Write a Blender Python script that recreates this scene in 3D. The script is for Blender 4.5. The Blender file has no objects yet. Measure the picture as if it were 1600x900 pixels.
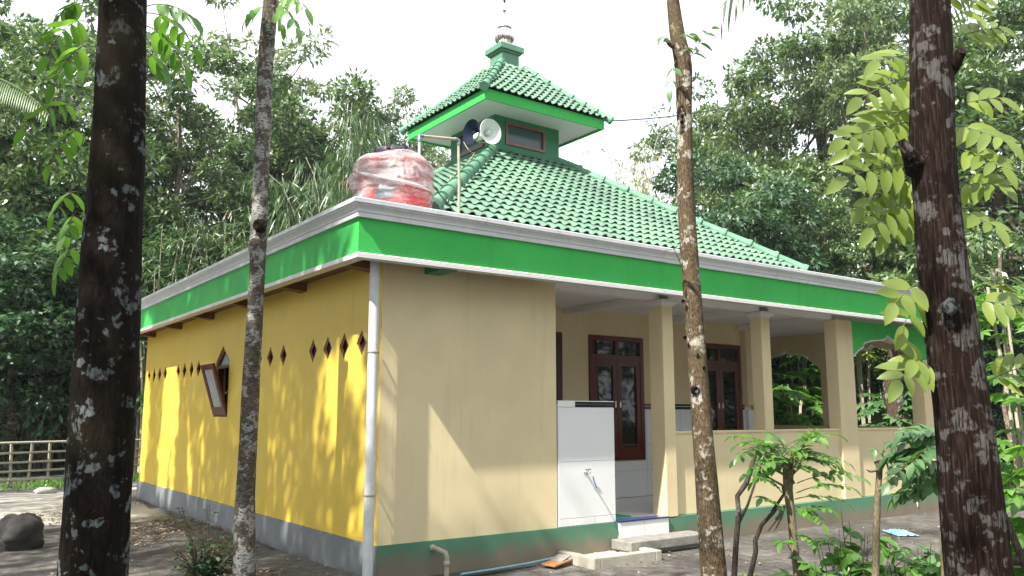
import bpy, math, random
import numpy as np
from mathutils import Vector, noise, geometry

SC = bpy.context.scene
COL = SC.collection
PI = math.pi
rad = math.radians

# ------------------------------------------------------------------ camera
CAM = np.array([0.0, 0.0, 1.69])
AZ, PITCH, FPX = rad(54.1), rad(8.61), 1308.0      # x axis = along the front wall, y axis = along the side wall
FH = np.array([math.cos(AZ), math.sin(AZ), 0.0])
RH = np.array([FH[1], -FH[0], 0.0])
UP = np.array([0, 0, 1.0])
FW = FH * math.cos(PITCH) + UP * math.sin(PITCH)
UW = -FH * math.sin(PITCH) + UP * math.cos(PITCH)
cd = bpy.data.cameras.new('camera')
cam = bpy.data.objects.new('camera', cd)
COL.objects.link(cam)
cd.sensor_width = 36.0
cd.lens = 36.0 * FPX / 1600.0
cd.clip_start = 0.05
cd.clip_end = 2000.0
cam.location = CAM
cam.rotation_euler = (rad(90) + PITCH, 0, AZ - rad(90))
SC.camera = cam

# ------------------------------------------------------------------ light
SUN = np.array([1.0, 0.27, -1.27]); SUN /= np.linalg.norm(SUN)      # travel direction of the light
w = bpy.data.worlds.new('World')
SC.world = w
w.use_nodes = True
nt = w.node_tree
nt.nodes.clear()
out = nt.nodes.new('ShaderNodeOutputWorld')
bg = nt.nodes.new('ShaderNodeBackground')
sky = nt.nodes.new('ShaderNodeTexSky')
sky.sky_type = 'NISHITA'
sky.sun_disc = False
sky.sun_elevation = math.asin(-SUN[2])
sky.sun_rotation = math.atan2(-SUN[0], -SUN[1])
sky.dust_density = 4.0
sky.air_density = 1.2
tc = nt.nodes.new('ShaderNodeTexCoord')
nz = nt.nodes.new('ShaderNodeTexNoise')
nz.inputs['Scale'].default_value = 2.2
nz.inputs['Detail'].default_value = 6
cr = nt.nodes.new('ShaderNodeValToRGB')
cr.color_ramp.elements[0].position = 0.22
cr.color_ramp.elements[1].position = 0.5
cr.color_ramp.elements[0].color = (0.72, 0.72, 0.72, 1)
mx = nt.nodes.new('ShaderNodeMix')
mx.data_type = 'RGBA'
mx.inputs['B'].default_value = (7.2, 7.5, 7.9, 1)                   # thin bright cloud over the whole sky
nt.links.new(tc.outputs['Generated'], nz.inputs['Vector'])
nt.links.new(nz.outputs['Fac'], cr.inputs['Fac'])
nt.links.new(cr.outputs['Color'], mx.inputs['Factor'])
nt.links.new(sky.outputs['Color'], mx.inputs['A'])
nt.links.new(mx.outputs['Result'], bg.inputs['Color'])
bg.inputs['Strength'].default_value = 0.105
nt.links.new(bg.outputs['Background'], out.inputs['Surface'])

sd = bpy.data.lights.new('sun', 'SUN')
sd.energy = 5.0
sd.angle = rad(0.8)
sd.color = (1.0, 0.95, 0.86)
so = bpy.data.objects.new('sun', sd)
COL.objects.link(so)
so.rotation_euler = Vector(SUN).to_track_quat('-Z', 'Y').to_euler()
so.location = (-10, -3, 14)

SC.view_settings.view_transform = 'Standard'
SC.view_settings.look = 'None'
SC.view_settings.gamma = 1
SC.view_settings.use_curve_mapping = False
SC.view_settings.exposure = 1.18
SC.render.engine = 'CYCLES'
SC.cycles.max_bounces = 6
SC.cycles.diffuse_bounces = 4
SC.cycles.glossy_bounces = 3
SC.cycles.transmission_bounces = 3
SC.cycles.transparent_max_bounces = 6
SC.cycles.use_denoising = True
SC.cycles.sample_clamp_indirect = 6

# ------------------------------------------------------------------ measuring helpers
def at(px, py, D):
    """the point seen at photo pixel (px, py) at horizontal forward distance D"""
    d = FW + RH * (px - 800) / FPX + UW * (450 - py) / FPX
    return CAM + d * (D / (d @ FH))

def project(p):
    q = np.asarray(p, float) - CAM
    d = q @ FW
    return 800 + FPX * (q @ RH) / d, 450 - FPX * (q @ UW) / d

# ------------------------------------------------------------------ object helpers
def tag(o, label=None, cat=None, group=None, kind=None):
    if label: o['label'] = label
    if cat: o['category'] = cat
    if group: o['group'] = group
    if kind: o['kind'] = kind
    return o

def empty(name, loc, label, cat, group=None):
    o = bpy.data.objects.new(name, None)
    COL.objects.link(o)
    o.location = loc
    o.empty_display_size = 0.2
    return tag(o, label, cat, group)

def link(name, me, parent=None):
    o = bpy.data.objects.new(name, me)
    COL.objects.link(o)
    if parent is not None:
        bpy.context.view_layer.update()
        o.parent = parent
        o.matrix_parent_inverse = parent.matrix_world.inverted()
    return o

def copy_tree(o, parent=None):
    c = o.copy()
    COL.objects.link(c)
    c.parent = parent
    for ch in list(o.children):
        copy_tree(ch, c)
    return c

class MB:
    """collects geometry for ONE mesh object, in world coordinates"""
    def __init__(s): s.v = []; s.f = []; s.mi = []; s.sm = []
    def add(s, vs, fs, mi=0, smooth=False):
        b = len(s.v)
        s.v.extend([tuple(map(float, p)) for p in vs])
        for f in fs:
            s.f.append(tuple(b + i for i in f)); s.mi.append(mi); s.sm.append(smooth)
        return s
    def box(s, x0, x1, y0, y1, z0, z1, mi=0):
        vs = [(x0,y0,z0),(x1,y0,z0),(x1,y1,z0),(x0,y1,z0),(x0,y0,z1),(x1,y0,z1),(x1,y1,z1),(x0,y1,z1)]
        return s.add(vs, [(0,3,2,1),(4,5,6,7),(0,1,5,4),(1,2,6,5),(2,3,7,6),(3,0,4,7)], mi)
    def obox(s, c, ax, ay, az, mi=0):
        c, ax, ay, az = map(np.asarray, (c, ax, ay, az))
        vs = [c + i*ax + j*ay + k*az for k in (-1,1) for (i,j) in ((-1,-1),(1,-1),(1,1),(-1,1))]
        return s.add(vs, [(0,3,2,1),(4,5,6,7),(0,1,5,4),(1,2,6,5),(2,3,7,6),(3,0,4,7)], mi)
    def tube(s, pts, radii, n=10, caps=True, mi=0, smooth=True, bump=0.0, seed=0.0, freq=3.0):
        pts = [np.asarray(p, float) for p in pts]
        if not hasattr(radii, '__len__'): radii = [radii]*len(pts)
        vs = []; prev = None
        for i, p in enumerate(pts):
            t = pts[min(i+1, len(pts)-1)] - pts[max(i-1, 0)]
            t = t/(np.linalg.norm(t)+1e-9)
            if prev is None:
                a = np.array([0,0,1.]) if abs(t[2]) < .9 else np.array([1.,0,0])
                u = np.cross(a, t); u /= np.linalg.norm(u)
            else:
                u = prev - t*(prev @ t); u /= np.linalg.norm(u)
            prev = u; v_ = np.cross(t, u)
            for k in range(n):
                an = 2*PI*k/n
                r = radii[i]
                if bump:
                    r *= 1 + bump*noise.noise(Vector((math.cos(an)*1.3+seed, math.sin(an)*1.3, p[2]*freq)))
                vs.append(p + r*(math.cos(an)*u + math.sin(an)*v_))
        fs = []
        for i in range(len(pts)-1):
            for k in range(n):
                a, b = i*n+k, i*n+(k+1) % n
                fs.append((a, b, b+n, a+n))
        s.add(vs, fs, mi, smooth)
        if caps:
            s.add([vs[k] for k in range(n)], [tuple(range(n))[::-1]], mi)
            s.add([vs[(len(pts)-1)*n+k] for k in range(n)], [tuple(range(n))], mi)
        return s
    def lathe(s, c, axis, prof, n=24, mi=0, smooth=True, ribs=0, ribd=0.0):
        """prof: list of (radius, height along axis)"""
        c = np.asarray(c, float); t = np.asarray(axis, float); t /= np.linalg.norm(t)
        a = np.array([0,0,1.]) if abs(t[2]) < .9 else np.array([1.,0,0])
        u = np.cross(a, t); u /= np.linalg.norm(u); v_ = np.cross(t, u)
        vs = []; fs = []
        for (r, h) in prof:
            for k in range(n):
                an = 2*PI*k/n
                rr = r*(1 + ribd*math.cos(an*ribs)) if ribs else r
                vs.append(c + t*h + rr*(math.cos(an)*u + math.sin(an)*v_))
        for i in range(len(prof)-1):
            for k in range(n):
                x, y = i*n+k, i*n+(k+1) % n
                fs.append((x, y, y+n, x+n))
        return s.add(vs, fs, mi, smooth)
    def build(s, name, mats, parent=None):
        me = bpy.data.meshes.new(name)
        me.from_pydata(s.v, [], s.f)
        for m in (mats if isinstance(mats, (list, tuple)) else [mats]): me.materials.append(m)
        me.polygons.foreach_set('material_index', s.mi)
        me.polygons.foreach_set('use_smooth', s.sm)
        me.update()
        return link(name, me, parent)

def bevel(o, wd=0.01, seg=2):
    m = o.modifiers.new('bevel', 'BEVEL'); m.width = wd; m.segments = seg; m.limit_method = 'ANGLE'; m.angle_limit = rad(40)
    return o

def quads_mesh(name, V, mats, fmi=None):
    """V: (n,4,3) array of separate quads"""
    n = len(V)
    me = bpy.data.meshes.new(name)
    me.vertices.add(n*4); me.vertices.foreach_set('co', V.reshape(-1).astype(np.float32))
    me.loops.add(n*4); me.loops.foreach_set('vertex_index', np.arange(n*4, dtype=np.int32))
    me.polygons.add(n)
    me.polygons.foreach_set('loop_start', np.arange(0, n*4, 4, dtype=np.int32))
    me.polygons.foreach_set('loop_total', np.full(n, 4, dtype=np.int32))
    for m in (mats if isinstance(mats, (list, tuple)) else [mats]): me.materials.append(m)
    if fmi is not None: me.polygons.foreach_set('material_index', np.asarray(fmi, np.int32))
    me.update(calc_edges=True)
    me.validate()
    return me

def panel(mb, O, U, V, N, th, outer, holes=(), mf=0, mb_=0, me_=0):
    """a slab with holes: outline in (u,v), its outer face at O, thickness th against the outward normal N"""
    O, U, V, N = map(lambda a: np.asarray(a, float), (O, U, V, N))
    loops = [outer] + list(holes)
    flat = [p for l in loops for p in l]
    tris = geometry.tessellate_polygon([[Vector((p[0], p[1], 0)) for p in l] for l in loops])
    F = [O + U*p[0] + V*p[1] for p in flat]
    B = [p - N*th for p in F]
    want = np.cross(U, V) @ N
    def orient(t, flip):
        a, b, c = (np.array(flat[i]) for i in t)
        cr_ = (b[0]-a[0])*(c[1]-a[1]) - (b[1]-a[1])*(c[0]-a[0])
        pos = (cr_*want > 0) != flip
        return tuple(t) if pos else tuple(t)[::-1]
    mb.add(F, [orient(t, False) for t in tris], mf)
    mb.add(B, [orient(t, True) for t in tris], mb_)
    for l in loops:
        n = len(l)
        P = [O + U*p[0] + V*p[1] for p in l]
        for i in range(n):
            a, b = P[i], P[(i+1) % n]
            mb.add([a, b, b - N*th, a - N*th], [(0,1,2,3)], me_)
    return mb

# ------------------------------------------------------------------ materials
def newmat(name):
    m = bpy.data.materials.new(name); m.use_nodes = True
    n = m.node_tree
    return m, n, n.nodes['Principled BSDF']

def N(n, t, **kw):
    nd = n.nodes.new(t)
    for k, v in kw.items():
        if k in nd.inputs: nd.inputs[k].default_value = v
        else: setattr(nd, k, v)
    return nd

def ramp(n, stops):
    r = n.nodes.new('ShaderNodeValToRGB')
    e = r.color_ramp.elements
    while len(e) < len(stops): e.new(0.5)
    for i, (p, c) in enumerate(stops):
        e[i].position = p
        e[i].color = (*c, 1) if len(c) == 3 else c
    return r

def paint(name, col, rough=0.6, var=0.12, scale=1.5, bump=0.15, bscale=60, streak=0.0, spec=0.4):
    """painted plaster: faint mottling, fine grain, optional vertical dirt streaks"""
    m, n, b = newmat(name)
    tc = N(n, 'ShaderNodeTexCoord')
    nz = N(n, 'ShaderNodeTexNoise', Scale=scale, Detail=6, Roughness=0.6)
    n.links.new(tc.outputs['Object'], nz.inputs['Vector'])
    lo = tuple(c*(1-var) for c in col); hi = tuple(min(1, c*(1+var*.6)) for c in col)
    r = ramp(n, [(0.3, lo), (0.7, hi)])
    n.links.new(nz.outputs['Fac'], r.inputs['Fac'])
    last = r.outputs['Color']
    if streak:
        mp = N(n, 'ShaderNodeMapping'); mp.inputs['Scale'].default_value = (6, 6, 0.5)
        n.links.new(tc.outputs['Object'], mp.inputs['Vector'])
        n2 = N(n, 'ShaderNodeTexNoise', Scale=1.6, Detail=5, Roughness=0.65)
        n.links.new(mp.outputs['Vector'], n2.inputs['Vector'])
        r2 = ramp(n, [(0.55, (0,0,0)), (0.8, (streak,)*3)])
        n.links.new(n2.outputs['Fac'], r2.inputs['Fac'])
        mx = N(n, 'ShaderNodeMix', data_type='RGBA')
        mx.inputs['B'].default_value = (col[0]*.45+.02, col[1]*.42+.015, col[2]*.4+.01, 1)
        n.links.new(r2.outputs['Color'], mx.inputs['Factor'])
        n.links.new(last, mx.inputs['A']); last = mx.outputs['Result']
    n.links.new(last, b.inputs['Base Color'])
    b.inputs['Roughness'].default_value = rough
    b.inputs['Specular IOR Level'].default_value = spec
    n3 = N(n, 'ShaderNodeTexNoise', Scale=bscale, Detail=4)
    n.links.new(tc.outputs['Object'], n3.inputs['Vector'])
    n4 = N(n, 'ShaderNodeTexNoise', Scale=2.5, Detail=3)
    n.links.new(tc.outputs['Object'], n4.inputs['Vector'])
    ad = N(n, 'ShaderNodeMath', operation='MULTIPLY_ADD'); ad.inputs[1].default_value = 6.0
    n.links.new(n4.outputs['Fac'], ad.inputs[0]); n.links.new(n3.outputs['Fac'], ad.inputs[2])
    bp = N(n, 'ShaderNodeBump', Strength=bump, Distance=0.004)
    n.links.new(ad.outputs[0], bp.inputs['Height'])
    n.links.new(bp.outputs['Normal'], b.inputs['Normal'])
    return m

def plinth_mat(name, paintcol, mud, z0, z1):
    """painted plinth with splashed mud along its foot"""
    m, n, b = newmat(name)
    g = N(n, 'ShaderNodeNewGeometry')
    sp = N(n, 'ShaderNodeSeparateXYZ'); n.links.new(g.outputs['Position'], sp.inputs[0])
    tc = N(n, 'ShaderNodeTexCoord')
    mp = N(n, 'ShaderNodeMapping'); mp.inputs['Scale'].default_value = (1, 1, .35)
    n.links.new(tc.outputs['Object'], mp.inputs['Vector'])
    nz = N(n, 'ShaderNodeTexNoise', Scale=3.0, Detail=8, Roughness=0.7); n.links.new(mp.outputs['Vector'], nz.inputs['Vector'])
    mr = N(n, 'ShaderNodeMapRange'); mr.inputs['From Min'].default_value = z0; mr.inputs['From Max'].default_value = z1
    n.links.new(sp.outputs['Z'], mr.inputs['Value'])
    ad = N(n, 'ShaderNodeMath', operation='MULTIPLY_ADD'); ad.inputs[1].default_value = 1.3
    n.links.new(nz.outputs['Fac'], ad.inputs[0]); n.links.new(mr.outputs['Result'], ad.inputs[2])
    r = ramp(n, [(0.75, mud), (1.0, tuple((a+b_)/2 for a, b_ in zip(mud, paintcol))), (1.35/1.5, paintcol)])
    r.color_ramp.elements[0].position = .62; r.color_ramp.elements[1].position = .85; r.color_ramp.elements[2].position = 1.0
    ml = N(n, 'ShaderNodeMath', operation='MULTIPLY'); ml.inputs[1].default_value = .82
    n.links.new(ad.outputs[0], ml.inputs[0]); n.links.new(ml.outputs[0], r.inputs['Fac'])
    n2 = N(n, 'ShaderNodeTexNoise', Scale=1.2, Detail=5); n.links.new(tc.outputs['Object'], n2.inputs['Vector'])
    r2 = ramp(n, [(.3, (.8,.8,.8)), (.7, (1.1,1.1,1.1))]); n.links.new(n2.outputs['Fac'], r2.inputs['Fac'])
    mu = N(n, 'ShaderNodeMix', data_type='RGBA', blend_type='MULTIPLY'); mu.inputs['Factor'].default_value = 1
    n.links.new(r.outputs['Color'], mu.inputs['A']); n.links.new(r2.outputs['Color'], mu.inputs['B'])
    n.links.new(mu.outputs['Result'], b.inputs['Base Color'])
    b.inputs['Roughness'].default_value = .7
    n3 = N(n, 'ShaderNodeTexNoise', Scale=35, Detail=5); n.links.new(tc.outputs['Object'], n3.inputs['Vector'])
    bp = N(n, 'ShaderNodeBump', Strength=.4, Distance=.006); n.links.new(n3.outputs['Fac'], bp.inputs['Height'])
    n.links.new(bp.outputs['Normal'], b.inputs['Normal'])
    return m

def leaf_mat(name, cols, rough=0.42, trans=0.3, veins=False):
    m, n, b = newmat(name)
    g = N(n, 'ShaderNodeNewGeometry')
    k = len(cols)
    r = ramp(n, [(i/(k-1) if k > 1 else 0, c) for i, c in enumerate(cols)])
    n.links.new(g.outputs['Random Per Island'], r.inputs['Fac'])
    n.links.new(r.outputs['Color'], b.inputs['Base Color'])
    b.inputs['Roughness'].default_value = rough
    b.inputs['Specular IOR Level'].default_value = .7
    tr = N(n, 'ShaderNodeBsdfTranslucent')
    br = N(n, 'ShaderNodeMix', data_type='RGBA', blend_type='MULTIPLY'); br.inputs['Factor'].default_value = 1
    br.inputs['B'].default_value = (1.5, 1.7, .7, 1)
    n.links.new(r.outputs['Color'], br.inputs['A']); n.links.new(br.outputs['Result'], tr.inputs['Color'])
    mx = N(n, 'ShaderNodeMixShader'); mx.inputs[0].default_value = trans
    n.links.new(b.outputs[0], mx.inputs[1]); n.links.new(tr.outputs[0], mx.inputs[2])
    n.links.new(mx.outputs[0], n.nodes['Material Output'].inputs['Surface'])
    return m

def bark_mat(name, dark, mid, lich=(.42,.45,.44), lich_t=0.62, fiss=(9, 9, 1.4), moss=None, lscale=3.2, bumpd=.012, patch=1.0):
    m, n, b = newmat(name)
    tc = N(n, 'ShaderNodeTexCoord')
    mp = N(n, 'ShaderNodeMapping'); mp.inputs['Scale'].default_value = fiss
    n.links.new(tc.outputs['Object'], mp.inputs['Vector'])
    n1 = N(n, 'ShaderNodeTexNoise', Scale=6, Detail=9, Roughness=.7); n.links.new(mp.outputs['Vector'], n1.inputs['Vector'])
    r1 = ramp(n, [(.36, tuple(c*.35 for c in dark)), (.5, dark), (.68, mid)]); n.links.new(n1.outputs['Fac'], r1.inputs['Fac'])
    # lichen: irregular pale patches with crisp edges
    n2 = N(n, 'ShaderNodeTexNoise', Scale=lscale, Detail=7, Roughness=.62); n.links.new(tc.outputs['Object'], n2.inputs['Vector'])
    vo = N(n, 'ShaderNodeTexVoronoi', Scale=lscale*3.2); vo.feature = 'F1'
    n5 = N(n, 'ShaderNodeTexNoise', Scale=14, Detail=3); n.links.new(tc.outputs['Object'], n5.inputs['Vector'])
    va = N(n, 'ShaderNodeVectorMath', operation='MULTIPLY_ADD'); va.inputs[1].default_value = (.12,.12,.12)
    n.links.new(n5.outputs['Color'], va.inputs[0]); n.links.new(tc.outputs['Object'], va.inputs[2])
    n.links.new(va.outputs[0], vo.inputs['Vector'])
    sb = N(n, 'ShaderNodeMath', operation='MULTIPLY_ADD'); sb.inputs[1].default_value = -.22
    n.links.new(vo.outputs['Distance'], sb.inputs[0]); n.links.new(n2.outputs['Fac'], sb.inputs[2])
    r2 = ramp(n, [(lich_t-.16, (0,0,0)), (lich_t-.12, (.75*patch,)*3), (lich_t+.05, (patch,)*3)]); n.links.new(sb.outputs[0], r2.inputs['Fac'])
    # the patches break up over the fissures
    r3 = ramp(n, [(.40, (0,0,0)), (.52, (1,1,1))]); n.links.new(n1.outputs['Fac'], r3.inputs['Fac'])
    mm = N(n, 'ShaderNodeMath', operation='MULTIPLY'); n.links.new(r2.outputs['Color'], mm.inputs[0]); n.links.new(r3.outputs['Color'], mm.inputs[1])
    mx = N(n, 'ShaderNodeMix', data_type='RGBA'); mx.inputs['B'].default_value = (*lich, 1)
    n.links.new(mm.outputs[0], mx.inputs['Factor']); n.links.new(r1.outputs['Color'], mx.inputs['A'])
    last = mx.outputs['Result']
    if moss:
        n6 = N(n, 'ShaderNodeTexNoise', Scale=1.7, Detail=5); n.links.new(tc.outputs['Object'], n6.inputs['Vector'])
        r6 = ramp(n, [(.52, (0,0,0)), (.66, (.7,.7,.7))]); n.links.new(n6.outputs['Fac'], r6.inputs['Fac'])
        m6 = N(n, 'ShaderNodeMix', data_type='RGBA'); m6.inputs['B'].default_value = (*moss, 1)
        n.links.new(r6.outputs['Color'], m6.inputs['Factor']); n.links.new(last, m6.inputs['A']); last = m6.outputs['Result']
    n.links.new(last, b.inputs['Base Color'])
    b.inputs['Roughness'].default_value = .85
    b.inputs['Specular IOR Level'].default_value = .12
    bp = N(n, 'ShaderNodeBump', Strength=1.0, Distance=bumpd); n.links.new(n1.outputs['Fac'], bp.inputs['Height'])
    n.links.new(bp.outputs['Normal'], b.inputs['Normal'])
    return m

def simple(name, col, rough=.5, metal=0.0, spec=.5, var=.1, scale=8, bump=0.0, coat=0.0):
    m = paint(name, col, rough, var, scale, bump, 40, 0, spec)
    b = m.node_tree.nodes['Principled BSDF']
    b.inputs['Metallic'].default_value = metal
    b.inputs['Coat Weight'].default_value = coat
    return m

def wood_mat(name, a, c):
    m, n, b = newmat(name)
    tc = N(n, 'ShaderNodeTexCoord'); mp = N(n, 'ShaderNodeMapping'); mp.inputs['Scale'].default_value = (14, 14, 1.2)
    n.links.new(tc.outputs['Object'], mp.inputs['Vector'])
    nz = N(n, 'ShaderNodeTexNoise', Scale=3, Detail=7, Roughness=.6); n.links.new(mp.outputs['Vector'], nz.inputs['Vector'])
    r = ramp(n, [(.35, a), (.7, c)]); n.links.new(nz.outputs['Fac'], r.inputs['Fac'])
    n.links.new(r.outputs['Color'], b.inputs['Base Color'])
    b.inputs['Roughness'].default_value = .28
    return m

M = {}
M['cream'] = paint('cream_paint', (.72, .60, .37), .62, .09, 1.1, .12, 70, .25)
M['yellow'] = paint('yellow_paint', (.74, .53, .072), .5, .07, 1.3, .12, 70, .22)
M['green'] = paint('green_paint', (.052, .47, .095), .55, .12, 1.2, .45, 50, .3, .2)
M['greend'] = paint('cupola_green_paint', (.03, .20, .09), .5, .14, 2, .15, 50, .2)
M['greenp'] = paint('weathered_green_paint', (.10, .24, .155), .55, .15, 3, .2, 50, .4)
M['white'] = paint('white_paint', (.68, .68, .67), .5, .07, 2, .12, 50, .3)
M['ceil'] = paint('ceiling_paint', (.83, .80, .81), .7, .05, 1, .1)
M['mould'] = paint('moulding_paint', (.66, .67, .70), .45, .10, 2.5, .2, 50, .5)
M['roofslab'] = paint('roof_concrete', (.32, .31, .29), .85, .25, 2.5, .5, 30, .4)
M['plinth_green'] = plinth_mat('green_plinth_paint', (.095, .23, .145), (.22, .185, .135), .10, .47)
M['plinth_grey'] = plinth_mat('grey_plinth_paint', (.22, .235, .25), (.13, .11, .09), -.05, .22)
M['wood'] = wood_mat('varnished_wood', (.055, .007, .004), (.15, .020, .009))
M['woodd'] = wood_mat('dark_wood', (.035, .008, .006), (.09, .018, .010))
M['frameb'] = wood_mat('faded_frame_wood', (.16, .06, .04), (.28, .12, .08))
M['pvc'] = simple('pvc_pipe', (.60, .62, .63), .38, var=.14, scale=5)
M['pvcold'] = simple('dusty_pipe', (.42, .36, .28), .5, var=.25, scale=14)
M['pvcgrey'] = simple('grey_fitting', (.16, .20, .24), .4)
M['concrete'] = paint('concrete', (.42, .39, .33), .85, .25, 5, .6, 40, .3)
M['slab'] = paint('stone_slab', (.24, .23, .21), .8, .35, 9, .7, 50)
M['redp'] = simple('red_plastic', (.55, .03, .03), .35, var=.1, coat=.2)
M['lid'] = simple('dark_lid_plastic', (.03, .025, .045), .4)
M['steel'] = simple('polished_steel', (.62, .58, .56), .22, metal=1.0, var=.1)
M['hornw'] = simple('horn_paint', (.66, .70, .66), .4, var=.05)
M['hornb'] = simple('dark_blue_horn', (.005, .012, .03), .75, spec=.15)
M['black'] = simple('black_rubber', (.012, .012, .012), .5)
M['blue'] = simple('blue_plastic', (.02, .05, .42), .3, coat=.3)
M['hosed'] = simple('dull_blue_hose', (.06, .11, .30), .5)
M['bluehose'] = simple('pale_blue_pipe', (.22, .42, .50), .4)
M['blueplastic'] = simple('thin_blue_plastic', (.25, .55, .68), .4, bump=.4)
M['greenmat'] = simple('green_mat', (.02, .30, .20), .8)
M['board'] = wood_mat('board_wood', (.30, .13, .05), (.42, .22, .10))
M['grout'] = simple('tile_joint', (.42, .42, .40), .8)
M['stone'] = paint('boulder_stone', (.05, .047, .045), .9, .45, 4, 1.0, 18)
M['rubble'] = paint('pale_rubble', (.45, .43, .38), .9, .35, 6, .8, 30)
M['bamboo'] = bark_mat('bamboo_pole', (.40, .36, .28), (.62, .57, .47), (.6,.58,.5), .75, (20, 20, 4), bumpd=.003)

def tile_mat(name, col, rough=.12):
    m, n, b = newmat(name)
    tc = N(n, 'ShaderNodeTexCoord'); nz = N(n, 'ShaderNodeTexNoise', Scale=1.6, Detail=4)
    n.links.new(tc.outputs['Object'], nz.inputs['Vector'])
    r = ramp(n, [(.3, tuple(c*.93 for c in col)), (.7, col)]); n.links.new(nz.outputs['Fac'], r.inputs['Fac'])
    n.links.new(r.outputs['Color'], b.inputs['Base Color']); b.inputs['Roughness'].default_value = rough
    b.inputs['Specular IOR Level'].default_value = .35
    bp = N(n, 'ShaderNodeBump', Strength=.08, Distance=.01); n.links.new(nz.outputs['Fac'], bp.inputs['Height']); n.links.new(bp.outputs['Normal'], b.inputs['Normal'])
    return m
M['tile'] = tile_mat('white_tile', (.78, .79, .80), .25)
M['bluetile'] = tile_mat('blue_edge_tile', (.03, .045, .17))
M['blacktile'] = tile_mat('black_border_tile', (.012, .014, .022))

def glass(name, col, rough=.03):
    m, n, b = newmat(name)
    b.inputs['Base Color'].default_value = (*col, 1); b.inputs['Roughness'].default_value = rough
    b.inputs['Specular IOR Level'].default_value = .5
    tc = N(n, 'ShaderNodeTexCoord'); nz = N(n, 'ShaderNodeTexNoise', Scale=1.5, Detail=1)
    n.links.new(tc.outputs['Object'], nz.inputs['Vector'])
    bp = N(n, 'ShaderNodeBump', Strength=.15, Distance=.02); n.links.new(nz.outputs['Fac'], bp.inputs['Height']); n.links.new(bp.outputs['Normal'], b.inputs['Normal'])
    return m
M['glass'] = glass('dark_window_glass', (.008, .011, .010))
M['glassb'] = glass('blue_grey_window_glass', (.05, .085, .10), .15)
M['frost'] = simple('frosted_glass', (.42, .45, .45), .25)

def rooftile_mat():
    m, n, b = newmat('green_roof_tile')
    tc = N(n, 'ShaderNodeTexCoord')
    g = N(n, 'ShaderNodeNewGeometry')
    nz = N(n, 'ShaderNodeTexNoise', Scale=.9, Detail=5, Roughness=.6); n.links.new(tc.outputs['Object'], nz.inputs['Vector'])
    nz2 = N(n, 'ShaderNodeTexNoise', Scale=13, Detail=4, Roughness=.6); n.links.new(tc.outputs['Object'], nz2.inputs['Vector'])
    ad = N(n, 'ShaderNodeMath', operation='MULTIPLY_ADD'); ad.inputs[1].default_value = .45
    n.links.new(nz2.outputs['Fac'], ad.inputs[0]); n.links.new(nz.outputs['Fac'], ad.inputs[2])
    r = ramp(n, [(.5, (.085, .145, .112)), (.72, (.11, .215, .142)), (.95, (.145, .275, .175))])
    n.links.new(ad.outputs[0], r.inputs['Fac'])
    vo = N(n, 'ShaderNodeTexVoronoi', Scale=6.5); n.links.new(tc.outputs['Object'], vo.inputs['Vector'])
    hv = N(n, 'ShaderNodeSeparateXYZ'); n.links.new(vo.outputs['Color'], hv.inputs[0])
    rv = ramp(n, [(0, (.82,.82,.82)), (1, (1.08,1.08,1.08))]); n.links.new(hv.outputs['X'], rv.inputs['Fac'])
    mu = N(n, 'ShaderNodeMix', data_type='RGBA', blend_type='MULTIPLY'); mu.inputs['Factor'].default_value = 1
    n.links.new(r.outputs['Color'], mu.inputs['A']); n.links.new(rv.outputs['Color'], mu.inputs['B'])
    n.links.new(mu.outputs['Result'], b.inputs['Base Color'])
    b.inputs['Roughness'].default_value = .55
    bp = N(n, 'ShaderNodeBump', Strength=.3, Distance=.006); n.links.new(nz2.outputs['Fac'], bp.inputs['Height']); n.links.new(bp.outputs['Normal'], b.inputs['Normal'])
    return m
M['rooftile'] = rooftile_mat()

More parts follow.
